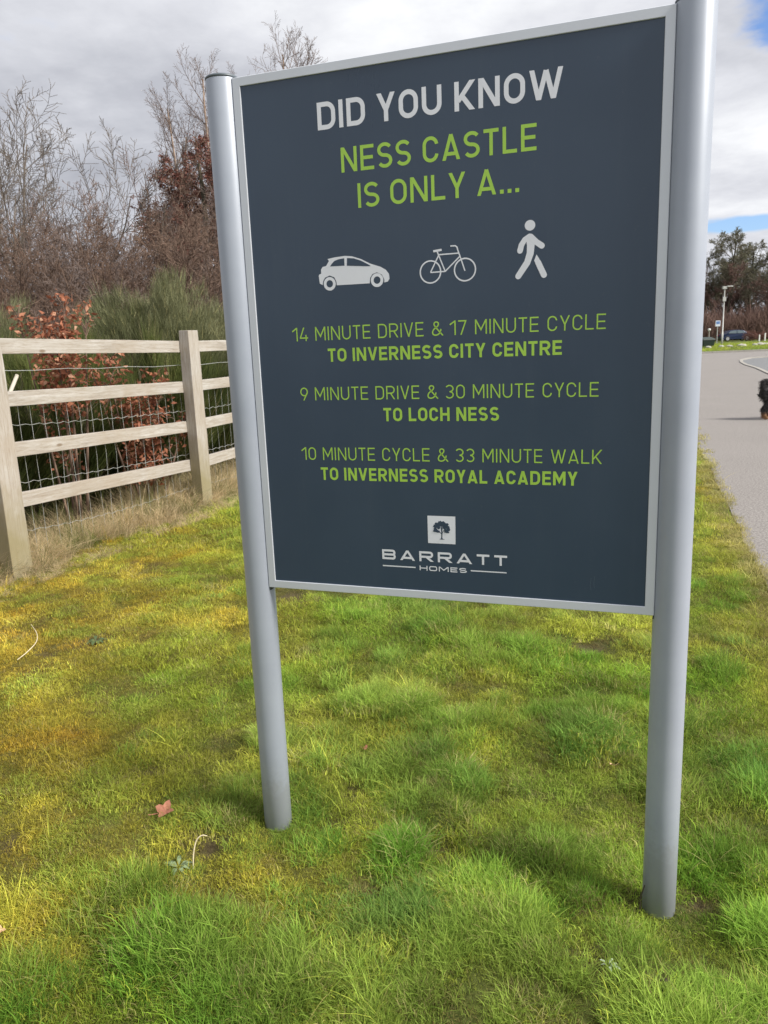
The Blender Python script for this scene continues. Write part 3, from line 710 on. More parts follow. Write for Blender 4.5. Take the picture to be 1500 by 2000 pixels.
def scatter(name, x, y, z, rot, scl, idx, tint, coll, label_kind='stuff'):
    me = bpy.data.meshes.new(name); me.vertices.add(len(x)); me.vertices.foreach_set('co', np.stack([x, y, z], 1).astype(np.float32).ravel())
    attr(me, 'rot', rot.astype(np.float32), 'FLOAT_VECTOR'); attr(me, 'scl', scl.astype(np.float32)); attr(me, 'idx', idx.astype(np.int32), 'INT')
    attr(me, 'tint', np.concatenate([tint, np.ones((len(x), 1))], 1).astype(np.float32), 'FLOAT_COLOR')
    o = obj(name, me); o['kind'] = label_kind
    ng = bpy.data.node_groups.new(name, 'GeometryNodeTree')
    ng.interface.new_socket('Geometry', in_out='INPUT', socket_type='NodeSocketGeometry'); ng.interface.new_socket('Geometry', in_out='OUTPUT', socket_type='NodeSocketGeometry')
    gi = ng.nodes.new('NodeGroupInput'); go = ng.nodes.new('NodeGroupOutput')
    ip = ng.nodes.new('GeometryNodeInstanceOnPoints'); ci = ng.nodes.new('GeometryNodeCollectionInfo')
    ci.inputs['Collection'].default_value = coll; ci.inputs['Separate Children'].default_value = True; ci.inputs['Reset Children'].default_value = True
    ip.inputs['Pick Instance'].default_value = True
    def na(nm, tp):
        n = ng.nodes.new('GeometryNodeInputNamedAttribute'); n.data_type = tp; n.inputs['Name'].default_value = nm; return n.outputs['Attribute']
    ng.links.new(gi.outputs[0], ip.inputs['Points']); ng.links.new(ci.outputs[0], ip.inputs['Instance'])
    ng.links.new(na('idx', 'INT'), ip.inputs['Instance Index']); ng.links.new(na('rot', 'FLOAT_VECTOR'), ip.inputs['Rotation']); ng.links.new(na('scl', 'FLOAT'), ip.inputs['Scale'])
    ng.links.new(ip.outputs[0], go.inputs[0])
    md = o.modifiers.new('scatter', 'NODES'); md.node_group = ng
    return o
MG = grass_mat('grass_blade', .07)
short = [(80, .06, .008, .026, .0015, .4, 1.5, s, dict(outward=.3)) for s in range(6)]
long_ = [(86, .042, .020, .052, .0016, .3, 1.15, 20+s, dict(outward=.6, seg=4)) for s in range(4)]
mossb = [(90, .06, .004, .015, .0020, .5, 1.5, 40+s, dict(outward=.1)) for s in range(4)]
wisp = [(12, .03, .04, .10, .0016, .6, 1.5, 60+s, dict(outward=.4, seg=4)) for s in range(3)]
GC = tuft_collection('lawn_grass', short+long_+mossb+wisp, MG)
rg = np.random.default_rng(12)
px, py, pscl = [], [], []
for (y0, y1, dens, sc) in ((.9, 3.1, 2000, .95), (3.1, 5.5, 1100, 1.1), (5.5, 9.5, 360, 1.6), (9.5, 16, 110, 2.4), (16, 45.4, 22, 4.5)):
    xa, xb = min(-2.9, fence_x(y0)-.6) if y1 < 6 else fence_x(y0)-.6, path_edge(y1)
    if y1 <= 3.2: xa, xb = -2.4, 1.9
    n_ = int((xb-xa)*(y1-y0)*dens); x = rg.uniform(xa, xb, n_); y = rg.uniform(y0, y1, n_)
    ok = (x < path_edge(y)-.015+.05*(vnoise(y, x*0+2.2, 3.0, 40, 3)-.5)*2) & (x > fence_x(y)-.45)
    px.append(x[ok]); py.append(y[ok]); pscl.append(np.full(ok.sum(), sc))
# the verge beyond the road
x = rg.uniform(8, 60, 3000); y = rg.uniform(45.8, 66, 3000); px.append(x); py.append(y); pscl.append(np.full(3000, 6.5))
px = np.concatenate(px); py = np.concatenate(py); pscl = np.concatenate(pscl)
tuf = np.zeros(len(px))
for (tx, ty, tr, th) in TUFTS: tuf = np.maximum(tuf, th*np.exp(-((px-tx)**2+(py-ty)**2)/(tr*tr)))
hol = np.zeros(len(px))
for (hx, hy, hr) in HOLES: hol = np.maximum(hol, np.exp(-((px-hx)**2+(py-hy)**2)/(hr*hr*1.1)))
mo = mossy(px, py)
nn = vnoise(px, py, 4.5, 61, 2); wild = vnoise(px, py, 1.1, 62, 2)
green_right = np.clip(1.1-mo*1.3, 0, 1)
longp = np.clip(tuf*.9 + (nn > .60)*.42*green_right + (wild > .6)*.10*green_right - .14, 0, 1)*(py < 16)
bare = vnoise(px, py, 6., 70, 3)
keep = rg.uniform(0, 1, len(px)) > hol*2.2
keep &= ~((bare < .30) & (rg.uniform(0, 1, len(px)) < .8) & (py < 6))
for cx_, cy_ in ((-.368, 2.177), (.6885, 1.7987)): keep &= ((px-cx_)**2+(py-cy_)**2) > .046**2
sel = rg.uniform(0, 1, len(px)); kind = np.where(sel < longp, 1, np.where(sel < longp+(1-longp)*np.clip(mo*.8, 0, .8), 2, 0))
kind = np.where((kind != 1) & (rg.uniform(0, 1, len(px)) < .035) & (py < 9), 3, kind)
idx = np.where(kind == 0, rg.integers(0, 6, len(px)), np.where(kind == 1, rg.integers(6, 10, len(px)), np.where(kind == 2, rg.integers(10, 14, len(px)), rg.integers(14, 17, len(px)))))
g0 = np.array([.20, .325, .036]); g1 = np.array([.40, .435, .075]); gb = np.array([.14, .27, .06]); mY = np.array([.55, .43, .065]); mO = np.array([.68, .36, .04]); mD = np.array([.30, .35, .06]); st = np.array([.36, .31, .14])
k1 = vnoise(px, py, 2.2, 81, 3)[:, None]; k2 = vnoise(px, py, 5.0, 82, 2)[:, None]; k3 = vnoise(px, py, 1.6, 83, 3)[:, None]
gr = g0+(g1-g0)*np.clip((k1-.25)*2, 0, 1); gr = gr+(gb-gr)*np.clip((k3-.6)*3, 0, .8)
kk = vnoise(px, py, 11., 86, 2)[:, None]; ye = mD+(mY-mD)*np.clip((k2*.5+kk*.5-.38)*4.2, 0, 1); k4 = vnoise(px, py, 7., 84, 2)[:, None]; ye = ye+(mO-ye)*np.clip((k3*.5+k4*.5-.53)*4, 0, .5)
mm_ = np.clip(mo*1.1-(kind == 1)*.5, 0, 1)[:, None]
gr = np.where((kind == 1)[:, None], gr*np.array([.72, .84, .95]), gr)
tint = gr*(1-mm_)+ye*mm_
tint = tint+(st-tint)*((rg.uniform(0, 1, len(px)) < .05)[:, None]*.8)
strip = np.exp(-((px-path_edge(py)+.04)/.07)**2)[:, None]*(py < 20)[:, None]; tint = tint+(st*1.05-tint)*np.clip(strip, 0, .8)
tint *= rg.uniform(.74, 1.28, (len(px), 1))
fine = vnoise(px, py, 9., 95, 2); fine2 = vnoise(px, py, 4., 96, 2)
kind = kind+0
keep &= ~((fine < .34) & (py < 6.5) & (rg.uniform(0, 1, len(px)) < .7))
tint = tint*(.82+.38*np.clip((fine2-.3)*2.2, 0, 1))[:, None]*1.12*(.80+.36*np.clip((fine-.3)*2.4, 0, 1))[:, None]
scl = pscl*rg.uniform(.75, 1.3, len(px))*(.72+.62*np.clip((fine-.3)*2.4, 0, 1))*(1+.35*tuf)*np.where((py > 16) & (kind == 1), .6, 1)
for cx_, cy_ in ((.66, 1.71), (-.40, 2.10)): scl = scl*(1-.42*np.exp(-((px-cx_)**2+(py-cy_)**2)/.016))
rot = np.stack([rg.normal(0, .12, len(px)), rg.normal(0, .12, len(px)), rg.uniform(0, 6.28, len(px))], 1)
pzz = gz(px, py)
scatter('lawn_grass', px[keep], py[keep], pzz[keep]-.001, rot[keep], scl[keep], idx[keep], tint[keep], GC)

# thatch and moss between the tufts
ux = rg.uniform(-3.0, 2.4, 46000); uy = rg.uniform(.9, 6.8, 46000)
uh = np.zeros(len(ux))
for (hx, hy, hr) in HOLES: uh = np.maximum(uh, np.exp(-((ux-hx)**2+(uy-hy)**2)/(hr*hr*.7)))
ok = (ux < path_edge(uy)-.02) & (ux > fence_x(uy)-.2) & (rg.uniform(0, 1, len(ux)) > uh*1.3)
ok &= ((ux+.368)**2+(uy-2.177)**2 > .045**2) & ((ux-.6885)**2+(uy-1.7987)**2 > .045**2)
ux, uy = ux[ok], uy[ok]; um = mossy(ux, uy)[:, None]; u1 = vnoise(ux, uy, 8., 97, 2)[:, None]
ut = np.array([.18, .235, .035])*(1-um)+np.array([.36, .28, .05])*um; ut = ut+(np.array([.20, .14, .07])-ut)*np.clip((u1-.5)*3, 0, .8); ut *= rg.uniform(.6, 1.3, (len(ux), 1))
scatter('thatch', ux, uy, gz(ux, uy)-.002, np.stack([rg.normal(0, .15, len(ux)), rg.normal(0, .15, len(ux)), rg.uniform(0, 6.28, len(ux))], 1), rg.uniform(.6, 1.0, len(ux)), rg.integers(10, 14, len(ux)), ut, GC)

# dead straw grass under the fence
MS = grass_mat('straw_blade', .0)
straw = [(60, .07, .14, .34, .0028, .4, 1.5, 80+s, dict(outward=.5, seg=4)) for s in range(4)]+[(26, .05, .25, .55, .0026, .2, .9, 90+s, dict(outward=.6, seg=4)) for s in range(3)]
SC = tuft_collection('dry_grass', straw, MS)
n_ = 3000; s = rg.uniform(-1.5, 14, n_)
s = np.where(rg.uniform(0, 1, n_) < .6, rg.uniform(-1, 5, n_), s); o_ = np.clip(rg.normal(.22, .27, n_), -.22, 1.2)
clump = vnoise(s*1.0, o_*2, 2.2, 91, 2); kp = (clump > .42) | (rg.uniform(0, 1, n_) < .3)
s, o_ = s[kp], o_[kp]; n_ = len(s)
x = FA[0]+FE[0]*s+FN[0]*o_; y = FA[1]+FE[1]*s+FN[1]*o_
tint = np.array([.66, .53, .33])*rg.uniform(.65, 1.25, (n_, 1)); gsel = rg.uniform(0, 1, n_) < .22; tint[gsel] = np.array([.16, .20, .05])*rg.uniform(.7, 1.2, (gsel.sum(), 1))
big = (o_ > .1)
scl = rg.uniform(.5, 1.0, n_)*np.where(o_ < .0, .45, 1)*np.where((s > 1.4) & (s < 4), 1.15, .95)
scatter('dry_grass', x, y, gz(x, y)-.004, np.stack([rg.normal(0, .25, n_), rg.normal(0, .25, n_), rg.uniform(0, 6.28, n_)], 1), scl,
        np.where(big, rg.integers(0, 7, n_), rg.integers(0, 4, n_)), tint, SC)

# ------------------------------------------------------------------ trees and shrubs
def rotdir(d, ang, q):
    """a unit vector at angle ang from d, random azimuth"""
    dx, dy, dz = d
    ax, ay, az_ = (0, 0, 1) if abs(dz) < .9 else (1, 0, 0)
    ux, uy, uz = dy*az_-dz*ay, dz*ax-dx*az_, dx*ay-dy*ax; l = math.sqrt(ux*ux+uy*uy+uz*uz) or 1; ux/=l; uy/=l; uz/=l
    vx, vy, vz = dy*uz-dz*uy, dz*ux-dx*uz, dx*uy-dy*ux
    f = q.uniform(0, 6.283); c_, s_ = math.cos(f)*math.sin(ang), math.sin(f)*math.sin(ang); k = math.cos(ang)
    return (dx*k+ux*c_+vx*s_, dy*k+uy*c_+vy*s_, dz*k+uz*c_+vz*s_)
def grow(seed, L, r, levels, stems=1, lean=0., base_r=0.):
    """levels: list of dict(n children, ratio, angle, start, segs, wob, up); returns segments and tips by level"""
    q = random.Random(seed); segs = []; tips = []
    stack = []
    for i in range(stems):
        a = 6.283*i/max(1, stems)+q.uniform(-.5, .5); ln = lean*q.uniform(.5, 1.2) if stems > 1 else q.uniform(0, .06)
        d = (math.cos(a)*math.sin(ln), math.sin(a)*math.sin(ln), math.cos(ln))
        stack.append(((base_r*math.cos(a), base_r*math.sin(a), -.1), d, L*q.uniform(.75, 1.05) if stems > 1 else L, r*q.uniform(.7, 1.1) if stems > 1 else r, 0))
    while stack:
        p, d, L_, r_, lv = stack.pop(); P = levels[lv]; n_ = P['segs']; st = L_/n_; kids = []
        nk = P['n']; start = P['start']
        ts = sorted(start+(1-start)*(i+q.random())/nk for i in range(nk)) if nk else []
        ti = 0
        for i in range(n_):
            wob = P['wob']; d = (d[0]+q.gauss(0, wob), d[1]+q.gauss(0, wob), d[2]+q.gauss(0, wob)+P['up']); l = math.sqrt(d[0]**2+d[1]**2+d[2]**2); d = (d[0]/l, d[1]/l, d[2]/l)
            p2 = (p[0]+d[0]*st, p[1]+d[1]*st, p[2]+d[2]*st); f0 = 1-.75*i/n_; f1 = 1-.75*(i+1)/n_
            segs.append((*p, *p2, r_*f0, r_*f1, lv))
            while ti < len(ts) and ts[ti] <= (i+1)/n_:
                u = ts[ti]*n_-i; c0 = (p[0]+(p2[0]-p[0])*u, p[1]+(p2[1]-p[1])*u, p[2]+(p2[2]-p[2])*u)
                if lv+1 < len(levels):
                    rem = 1-.55*(ts[ti]-start)/(1-start+1e-6)
                    stack.append((c0, rotdir(d, R(P['angle'])*q.uniform(.6, 1.3), q), L_*P['ratio']*rem*q.uniform(.65, 1.2), max(r_*(1-.75*ts[ti])*.62, levels[lv+1].get('rmin', .003)), lv+1))
                ti += 1
            p = p2
        tips.append((*p, lv))
    return np.array(segs), tips
def seg_mesh(name, sg, n=3, rmin=.003):
    a, b_ = sg[:, :3], sg[:, 3:6]; ra, rb = np.maximum(sg[:, 6], rmin), np.maximum(sg[:, 7], rmin*.8)
    d = b_-a; d /= np.linalg.norm(d, axis=1, keepdims=True)+1e-9
    ref = np.where(np.abs(d[:, 2:3]) < .9, np.array([[0, 0, 1.]]), np.array([[1., 0, 0]])); u = np.cross(d, ref); u /= np.linalg.norm(u, axis=1, keepdims=True); v = np.cross(d, u)
    V = []
    for (c_, rr) in ((a, ra), (b_+d*.0, rb)):
        for k in range(n):
            t_ = 2*np.pi*k/n; V.append(c_+(u*math.cos(t_)+v*math.sin(t_))*rr[:, None])
    V = np.stack(V, 1).reshape(-1, 3); b0 = (np.arange(len(sg))*2*n)[:, None]
    Q = np.concatenate([b0+np.array([[k, (k+1) % n, n+(k+1) % n, n+k]]) for k in range(n)])
    return np_mesh(name, V, Q, None, True)
def leaf_mesh(name, P, size, seed, droop=.3, aspect=.55, spread=1.):
    """two-quad folded leaves at points P"""
    q = np.random.default_rng(seed); n_ = len(P); P = np.asarray(P)
    d = q.normal(0, 1, (n_, 3)); d[:, 2] = d[:, 2]*.7-droop; d /= np.linalg.norm(d, axis=1, keepdims=True)
    u = np.cross(d, q.normal(0, 1, (n_, 3))); u /= np.linalg.norm(u, axis=1, keepdims=True); v = np.cross(d, u)
    s_ = size*q.uniform(.6, 1.25, (n_, 1)); w_ = s_*aspect*.5
    V = np.stack([P, P+d*s_*.4+u*w_+v*w_*.5, P+d*s_*.45, P+d*s_*.4-u*w_+v*w_*.5, P+d*s_+v*w_*.5*q.uniform(-1, 1, (n_, 1))], 1).reshape(-1, 3)
    b0 = (np.arange(n_)*5)[:, None]; T = np.concatenate([b0+np.array([[0, 1, 2]]), b0+np.array([[0, 2, 3]]), b0+np.array([[1, 4, 2]]), b0+np.array([[2, 4, 3]])])
    me = np_mesh(name, V, None, T, True); attr(me, 'rnd', np.repeat(q.uniform(0, 1, n_), 5)); return me

B_GREY = bark('grey_bark', (.105, .085, .07), (.20, .17, .145)); B_RED = bark('reddish_brown_bark', (.10, .064, .048), (.225, .155, .12)); B_BIRCH = bark('pale_birch_bark', (.22, .15, .11), (.42, .33, .27), 9)
B_TWIG = bark('birch_twig_bark', (.115, .085, .075), (.22, .17, .15)); B_DARK = bark('dark_mossy_bark', (.05, .048, .033), (.12, .105, .075)); B_OLIVE = bark('olive_twig_bark', (.10, .09, .065), (.21, .185, .14))
B_STEM = bark('olive_bark', (.06, .06, .035), (.13, .12, .07)); B_FAR = bark('far_reddish_bark', (.11, .065, .055), (.20, .13, .11))
M_COPPER = leafy('copper_beech_leaf', (.20, .072, .042), (.46, .185, .105), trans=.35, c2=(.62, .38, .26))
M_RUST = leafy('rust_leaf', (.11, .045, .036), (.26, .115, .09), trans=.3)
M_BROOM = leafy('broom_stem_green', (.080, .090, .040), (.23, .235, .125), trans=.25, c2=(.30, .27, .12))
M_BROOMD = leafy('dark_broom_green', (.040, .058, .015), (.15, .175, .05), trans=.25, c2=(.30, .24, .12))
M_OLIVE = leafy('ivy_leaf', (.085, .092, .05), (.20, .205, .12), trans=.25)

SPECS = {
 'bare': dict(levels=[dict(n=8, ratio=.66, angle=34, start=.22, segs=9, wob=.06, up=.035), dict(n=9, ratio=.50, angle=42, start=.15, segs=6, wob=.10, up=.07), dict(n=9, ratio=.52, angle=46, start=.12, segs=4, wob=.12, up=.06), dict(n=0, ratio=0, angle=0, start=0, segs=3, wob=.15, up=.05)],
              stems=3, lean=.36, r=.06),
 'thicket': dict(levels=[dict(n=12, ratio=.52, angle=40, start=.10, segs=8, wob=.09, up=.05), dict(n=9, ratio=.52, angle=48, start=.10, segs=5, wob=.14, up=.05), dict(n=6, ratio=.55, angle=50, start=.1, segs=3, wob=.18, up=.05), dict(n=0, ratio=0, angle=0, start=0, segs=2, wob=.18, up=.05)],
              stems=8, lean=.62, r=.035),
 'birch': dict(levels=[dict(n=34, ratio=.29, angle=32, start=.16, segs=14, wob=.025, up=.04), dict(n=9, ratio=.52, angle=38, start=.10, segs=6, wob=.07, up=.10), dict(n=6, ratio=.55, angle=42, start=.1, segs=3, wob=.12, up=.06), dict(n=0, ratio=0, angle=0, start=0, segs=2, wob=.14, up=.0)],
              stems=1, lean=0, r=.085),
 'far': dict(levels=[dict(n=18, ratio=.50, angle=58, start=.22, segs=8, wob=.05, up=.03), dict(n=10, ratio=.52, angle=50, start=.2, segs=5, wob=.14, up=.06), dict(n=9, ratio=.52, angle=48, start=.12, segs=3, wob=.18, up=.05), dict(n=4, ratio=.5, angle=50, start=.2, segs=2, wob=.2, up=.02), dict(n=0, ratio=0, angle=0, start=0, segs=1, wob=.2, up=.02)],
              stems=1, lean=0, r=.34),
}
VAR = {}
def variant(kind, seed, H, rmin):
    key = (kind, seed)
    if key in VAR: return VAR[key]
    sp = SPECS[kind]; L = H*(.82 if kind in ('bare', 'thicket') else .90 if kind == 'birch' else .80)
    sg, tips = grow(seed, L, sp['r'], sp['levels'], sp['stems'], sp['lean'], .05 if sp['stems'] > 1 else 0)
    k = H/max(sg[:, 5].max(), .1); sg[:, :6] *= k
    tr = sg[sg[:, 8] == 0]; cr = sg[sg[:, 8] > 0]
    VAR[key] = (seg_mesh(kind+'_trunk', tr, 6, rmin*1.6), seg_mesh(kind+'_crown', cr, 3, rmin), [t_ for t_ in tips], k)
    return VAR[key]
def tree(name, label, cat, x, y, kind, seed, H0, H, rmin, mt, mc, group=None, leaves=None, wscale=1., rz=None):
    tm, cm, tips, k = variant(kind, seed, H0, rmin); f = H/H0; z = gz1(x, y)
    o = thing(name, label, cat, (x, y, z-.03), rz if rz is not None else random.Random(int(x*37+y*91)).uniform(0, 6.28), group)
    o.scale = (f*wscale, f*wscale, f)
    t_ = obj('trunk', tm, None, o); c_ = obj('crown', cm, None, o)
    for ob, mm in ((t_, mt), (c_, mc)):
        if len(ob.data.materials) == 0: ob.data.materials.append(mm)
        ob.material_slots[0].link = 'OBJECT'; ob.material_slots[0].material = mm
    if leaves:
        n_, size, mm, lv = leaves; key = ('L', kind, seed, n_)
        if key not in VAR:
            q = random.Random(seed+5); P = [(a_[0]*k, a_[1]*k, a_[2]*k) for a_ in tips if a_[3] >= lv]
            P = [P[q.randrange(len(P))] for _ in range(n_)]; P = [tuple(c__+q.gauss(0, size*.45) for c__ in p) for p in P]
            VAR[key] = leaf_mesh('leaves', P, size, seed)
        l_ = obj('leaves', VAR[key], mm, o); l_['kind'] = 'stuff'
    return o
# tall bare trees and thicket behind the hedge (left of the sign), then on behind the sign
tree('bare_tree', 'tall grey bare tree with forked limbs at the far left edge of the sky', 'tree', -9.1, 20.5, 'bare', 1, 7.2, 8.1, .0052, B_GREY, B_GREY)
tree('bare_tree', 'slim grey bare tree leaning over the gap in the thicket, second from the left', 'tree', -7.5, 19.0, 'bare', 2, 6.6, 6.9, .0052, B_GREY, B_GREY)
tree('bare_tree', 'brownish bare tree with a broad fan of twigs left of the red brown crown', 'tree', -6.3, 19.5, 'bare', 3, 6.2, 5.9, .0052, B_GREY, B_RED)
tree('bare_tree', 'low wide bare tree between the fan-shaped tree and the birches', 'tree', -5.4, 20.5, 'bare', 2, 6.6, 5.6, .0052, B_GREY, B_TWIG)
tree('birch_tree', 'tall thin bare birch rising just left of the left sign post', 'birch tree', -5.0, 26.0, 'birch', 4, 10.5, 10.4, .0042, B_BIRCH, B_TWIG)
tree('birch_tree', 'shorter birch with pale orange trunk left of the tallest birch', 'birch tree', -5.9, 25.0, 'birch', 5, 9.0, 8.9, .0042, B_BIRCH, B_TWIG)
tree('birch_tree', 'slender birch between the shorter birch and the tallest birch', 'birch tree', -5.4, 24.4, 'birch', 6, 10.5, 9.2, .0042, B_BIRCH, B_TWIG)
tree('birch_tree', 'bare birch partly hidden behind the left sign post', 'birch tree', -4.0, 27.0, 'birch', 6, 10.5, 10.2, .0042, B_BIRCH, B_TWIG)
tree('birch_tree', 'birch whose thin top twigs show above the sign frame', 'birch tree', -2.7, 30.0, 'birch', 4, 10.5, 12.6, .0042, B_BIRCH, B_TWIG)
tree('birch_tree', 'second birch with twigs just showing over the sign frame, right of the first', 'birch tree', -1.7, 31.0, 'birch', 5, 9.0, 12.6, .0042, B_BIRCH, B_TWIG)
tree('birch_tree', 'young birch with pale trunk low in front of the red brown crown', 'birch tree', -4.95, 19.6, 'birch', 6, 10.5, 5.2, .0042, B_BIRCH, B_TWIG)
tree('copper_tree', 'dense dark red brown tree crown standing left of the left sign post', 'tree', -4.7, 22.5, 'far', 53, 15., 7.1, .018, B_DARK, B_RED, leaves=(24000, .13, M_RUST, 3), wscale=1.05)
tree('copper_tree', 'lower shoulder of dense red brown twigs left of the dark red brown crown', 'tree', -5.55, 22.0, 'far', 54, 15., 5.3, .016, B_DARK, B_RED, leaves=(17000, .12, M_RUST, 3), wscale=.8)
TH = [(-8.6, 16.0, 3.9, 'pinkish brown twiggy thicket at the left picture edge above the first fence post'), (-7.4, 15.6, 4.0, 'brown twiggy thicket right of the one at the picture edge'),
      (-6.4, 15.2, 4.2, 'dense brown thicket standing under the slim bare tree'), (-5.5, 15.6, 4.4, 'dense reddish thicket above the middle of the first fence bay'),
      (-4.7, 15.8, 4.2, 'reddish thicket behind the left end of the big broom bush'), (-3.9, 16.2, 4.3, 'reddish thicket behind the top of the big broom bush'),
      (-3.0, 17.0, 4.2, 'reddish thicket behind the broom bush beside the left sign post'), (-6.9, 12.8, 2.5, 'low grey brown scrub behind the fence at the left picture edge'),
      (-5.6, 12.4, 2.6, 'low brown scrub left of the big broom bush'), (-4.6, 12.0, 2.5, 'low scrub touching the left side of the big broom bush')]
TH += [(-9.6, 18.5, 4.6, 'tall brown thicket in the second row at the left picture edge'), (-8.3, 18.0, 4.9, 'second-row brown thicket under the slim leaning bare tree'), (-7.1, 17.8, 5.1, 'second-row thicket under the fan-shaped bare tree'),
       (-6.0, 18.0, 5.0, 'second-row thicket just left of the red brown crown'), (-4.4, 18.6, 4.9, 'second-row thicket in front of the tallest birch'), (-3.3, 19.4, 5.0, 'second-row thicket partly behind the left sign post')]
for i, (x, y, h_, lb) in enumerate(TH):
    tree('thicket_shrub', lb, 'shrub', x, y, 'thicket', 8+i % 3, 4.2, h_, .0042, B_RED, B_RED if i % 3 else B_TWIG, group='bare thicket shrubs behind the fence')
BH = [(-1.5, 18.5, 5.2), (.2, 21, 5.0), (2.0, 24, 5.4), (4.2, 28, 5.2), (6.2, 32, 5.3)]
for i, (x, y, h_) in enumerate(BH):
    tree('bare_tree', 'bare grey tree in the row hidden behind the sign board', 'tree', x, y, 'bare', 1+i % 3, (7.2, 6.6, 6.2)[i % 3], h_, .0052, B_GREY, B_GREY, group='bare trees hidden behind the sign')

# broom bushes: thin upright green wands
def broom_mesh(seed, rx, H, nc, per, L0, low=0., dens_in=.35):
    """clusters of thin wands spread over (and a little inside) a lumpy dome, each fanning out around its own direction"""
    q = np.random.default_rng(seed); nl = max(9, nc//24)
    la = q.uniform(0, 2*np.pi, nl); lu = q.uniform(0, 1, nl)**.8; lr = q.uniform(.86, 1.1, nl); pick = q.integers(0, nl, nc)
    a = la[pick]+q.normal(0, .17, nc); cu = np.clip(lu[pick]+q.normal(0, .085, nc), .0, .99)         # 0 rim .. 1 top
    lump = 1+.16*np.sin(a*3+seed)+.10*np.sin(a*5+seed*2); rad = np.sqrt(1-(cu*.99)**2)
    dep = (1-np.abs(q.normal(0, dens_in*.5, nc)).clip(0, .8))*lr[pick]*(1-1.6*((a-la[pick])**2+(cu-lu[pick])**2*3))
    cx_ = rx*lump*rad*np.cos(a)*dep; cy_ = rx*lump*rad*np.sin(a)*dep; cz_ = low+(H-low-L0*.6)*cu**.8*dep*(1+.07*np.sin(a*4+seed))
    nrm = np.stack([np.cos(a)*rad*.75, np.sin(a)*rad*.75, .55+cu*.6], 1); nrm += q.normal(0, .14, nrm.shape); nrm /= np.linalg.norm(nrm, axis=1, keepdims=True)
    n = nc*per; C = np.repeat(np.stack([cx_, cy_, cz_], 1), per, 0)+q.normal(0, .038, (n, 3))*np.array([1, 1, .8])*rx; D = np.repeat(nrm, per, 0)+q.normal(0, .20, (n, 3)); D /= np.linalg.norm(D, axis=1, keepdims=True)
    L = np.repeat(L0*q.uniform(.6, 1.3, nc), per)*q.uniform(.5, 1.1, n); P0 = C-D*L[:, None]*.3; P0[:, 2] = np.maximum(P0[:, 2], .0)
    wv = np.cross(D, q.normal(0, 1, (n, 3))); wv /= np.linalg.norm(wv, axis=1, keepdims=True); wd = q.uniform(.0014, .0030, n)[:, None]
    bend = q.normal(0, .12, (n, 3))*L[:, None]; bend[:, 2] += .18*L
    V = []
    for i, t_ in enumerate((0, .5, 1.)):
        c_ = P0+D*L[:, None]*t_+bend*t_*t_
        if i < 2: V += [c_-wv*wd*(1-t_*.3), c_+wv*wd*(1-t_*.3)]
        else: V += [c_]
    V = np.stack(V, 1).reshape(-1, 3); b0 = (np.arange(n)*5)[:, None]
    me = np_mesh('wands', V, b0+np.array([[0, 1, 3, 2]]), b0+np.array([[2, 3, 4]]), True)
    tone = np.clip(np.repeat(q.uniform(0, .5, nc)+q.uniform(-.1, .3, nl)[pick], per)+q.uniform(-.2, .25, n), 0, .9); tone = np.where(q.uniform(0, 1, n) < .05, 1., tone)
    attr(me, 'rnd', np.repeat(tone, 5)); return me
BV = [broom_mesh(1, 1.42, 2.25, 2600, 46, .15, .35), broom_mesh(2, .62, 1.5, 260, 60, .42, .0, .6), broom_mesh(3, .68, 1.55, 260, 60, .44, 0, .6), broom_mesh(4, .58, 1.4, 240, 60, .40, 0, .6)]
def stems_mesh(seed, rx, H, n):
    sg, _ = grow(seed, H*.85, .02, [dict(n=6, ratio=.5, angle=28, start=.2, segs=5, wob=.08, up=.05), dict(n=4, ratio=.5, angle=26, start=.2, segs=3, wob=.1, up=.06), dict(n=0, ratio=0, angle=0, start=0, segs=2, wob=.1, up=.05)], n, .55, .06)
    return seg_mesh('stems', sg, 4, .004)
SV = [stems_mesh(31, 1.2, 2.2, 9), stems_mesh(32, .6, 1.4, 7)]
def broom(x, y, v, sc, label, mt, group=None, rz=0):
    o = thing('broom_bush', label, 'bush', (x, y, gz1(x, y)-.02), rz, group); o.scale = (sc, sc, sc)
    wv_ = obj('wands', BV[v], None, o)
    if len(wv_.data.materials) == 0: wv_.data.materials.append(mt)
    wv_.material_slots[0].link = 'OBJECT'; wv_.material_slots[0].material = mt; wv_['kind'] = 'stuff'
    obj('stems', SV[0 if v == 0 else 1], B_STEM, o); return o
broom(-2.72, 9.9, 0, .99, 'large rounded green broom bush rising above the fence beside the left sign post', M_BROOM, rz=.3)
broom(-5.0, 9.6, 0, .92, 'green broom bush cut off by the left picture edge above the fence post', M_BROOM, rz=2.1)
broom(-3.75, 11.2, 0, .80, 'small olive broom bush between the two large broom bushes', M_BROOM, rz=1.1)
def fs(s, o_): return (FA[0]+FE[0]*s+FN[0]*o_, FA[1]+FE[1]*s+FN[1]*o_)
LBL = ['dark broom bush at the left picture edge behind the near fence post', 'dark broom bush behind the left end of the first fence bay', 'dark broom bush behind the tall copper beech shrub',
       'dark broom bush behind the short copper beech shrub', 'dark broom bush behind the second fence post', 'dark broom bush showing between second fence post and sign post']
for i, s in enumerate((.3, 1.0, 1.75, 2.5, 3.25, 4.1)):
    x, y = fs(s, 1.12+.12*(i % 2)); broom(x, y, 1+i % 3, (1.0, 1.06, 1.04, 1.0, 1.05, 1.0)[i], LBL[i], M_BROOMD, 'dark broom bushes right behind the fence', i*1.3)
LBL2 = ['second-row broom bush behind the near end of the first fence bay', 'second-row broom bush behind the middle of the first fence bay', 'second-row broom bush under the big rounded broom bush', 'second-row broom bush right of the second fence post']
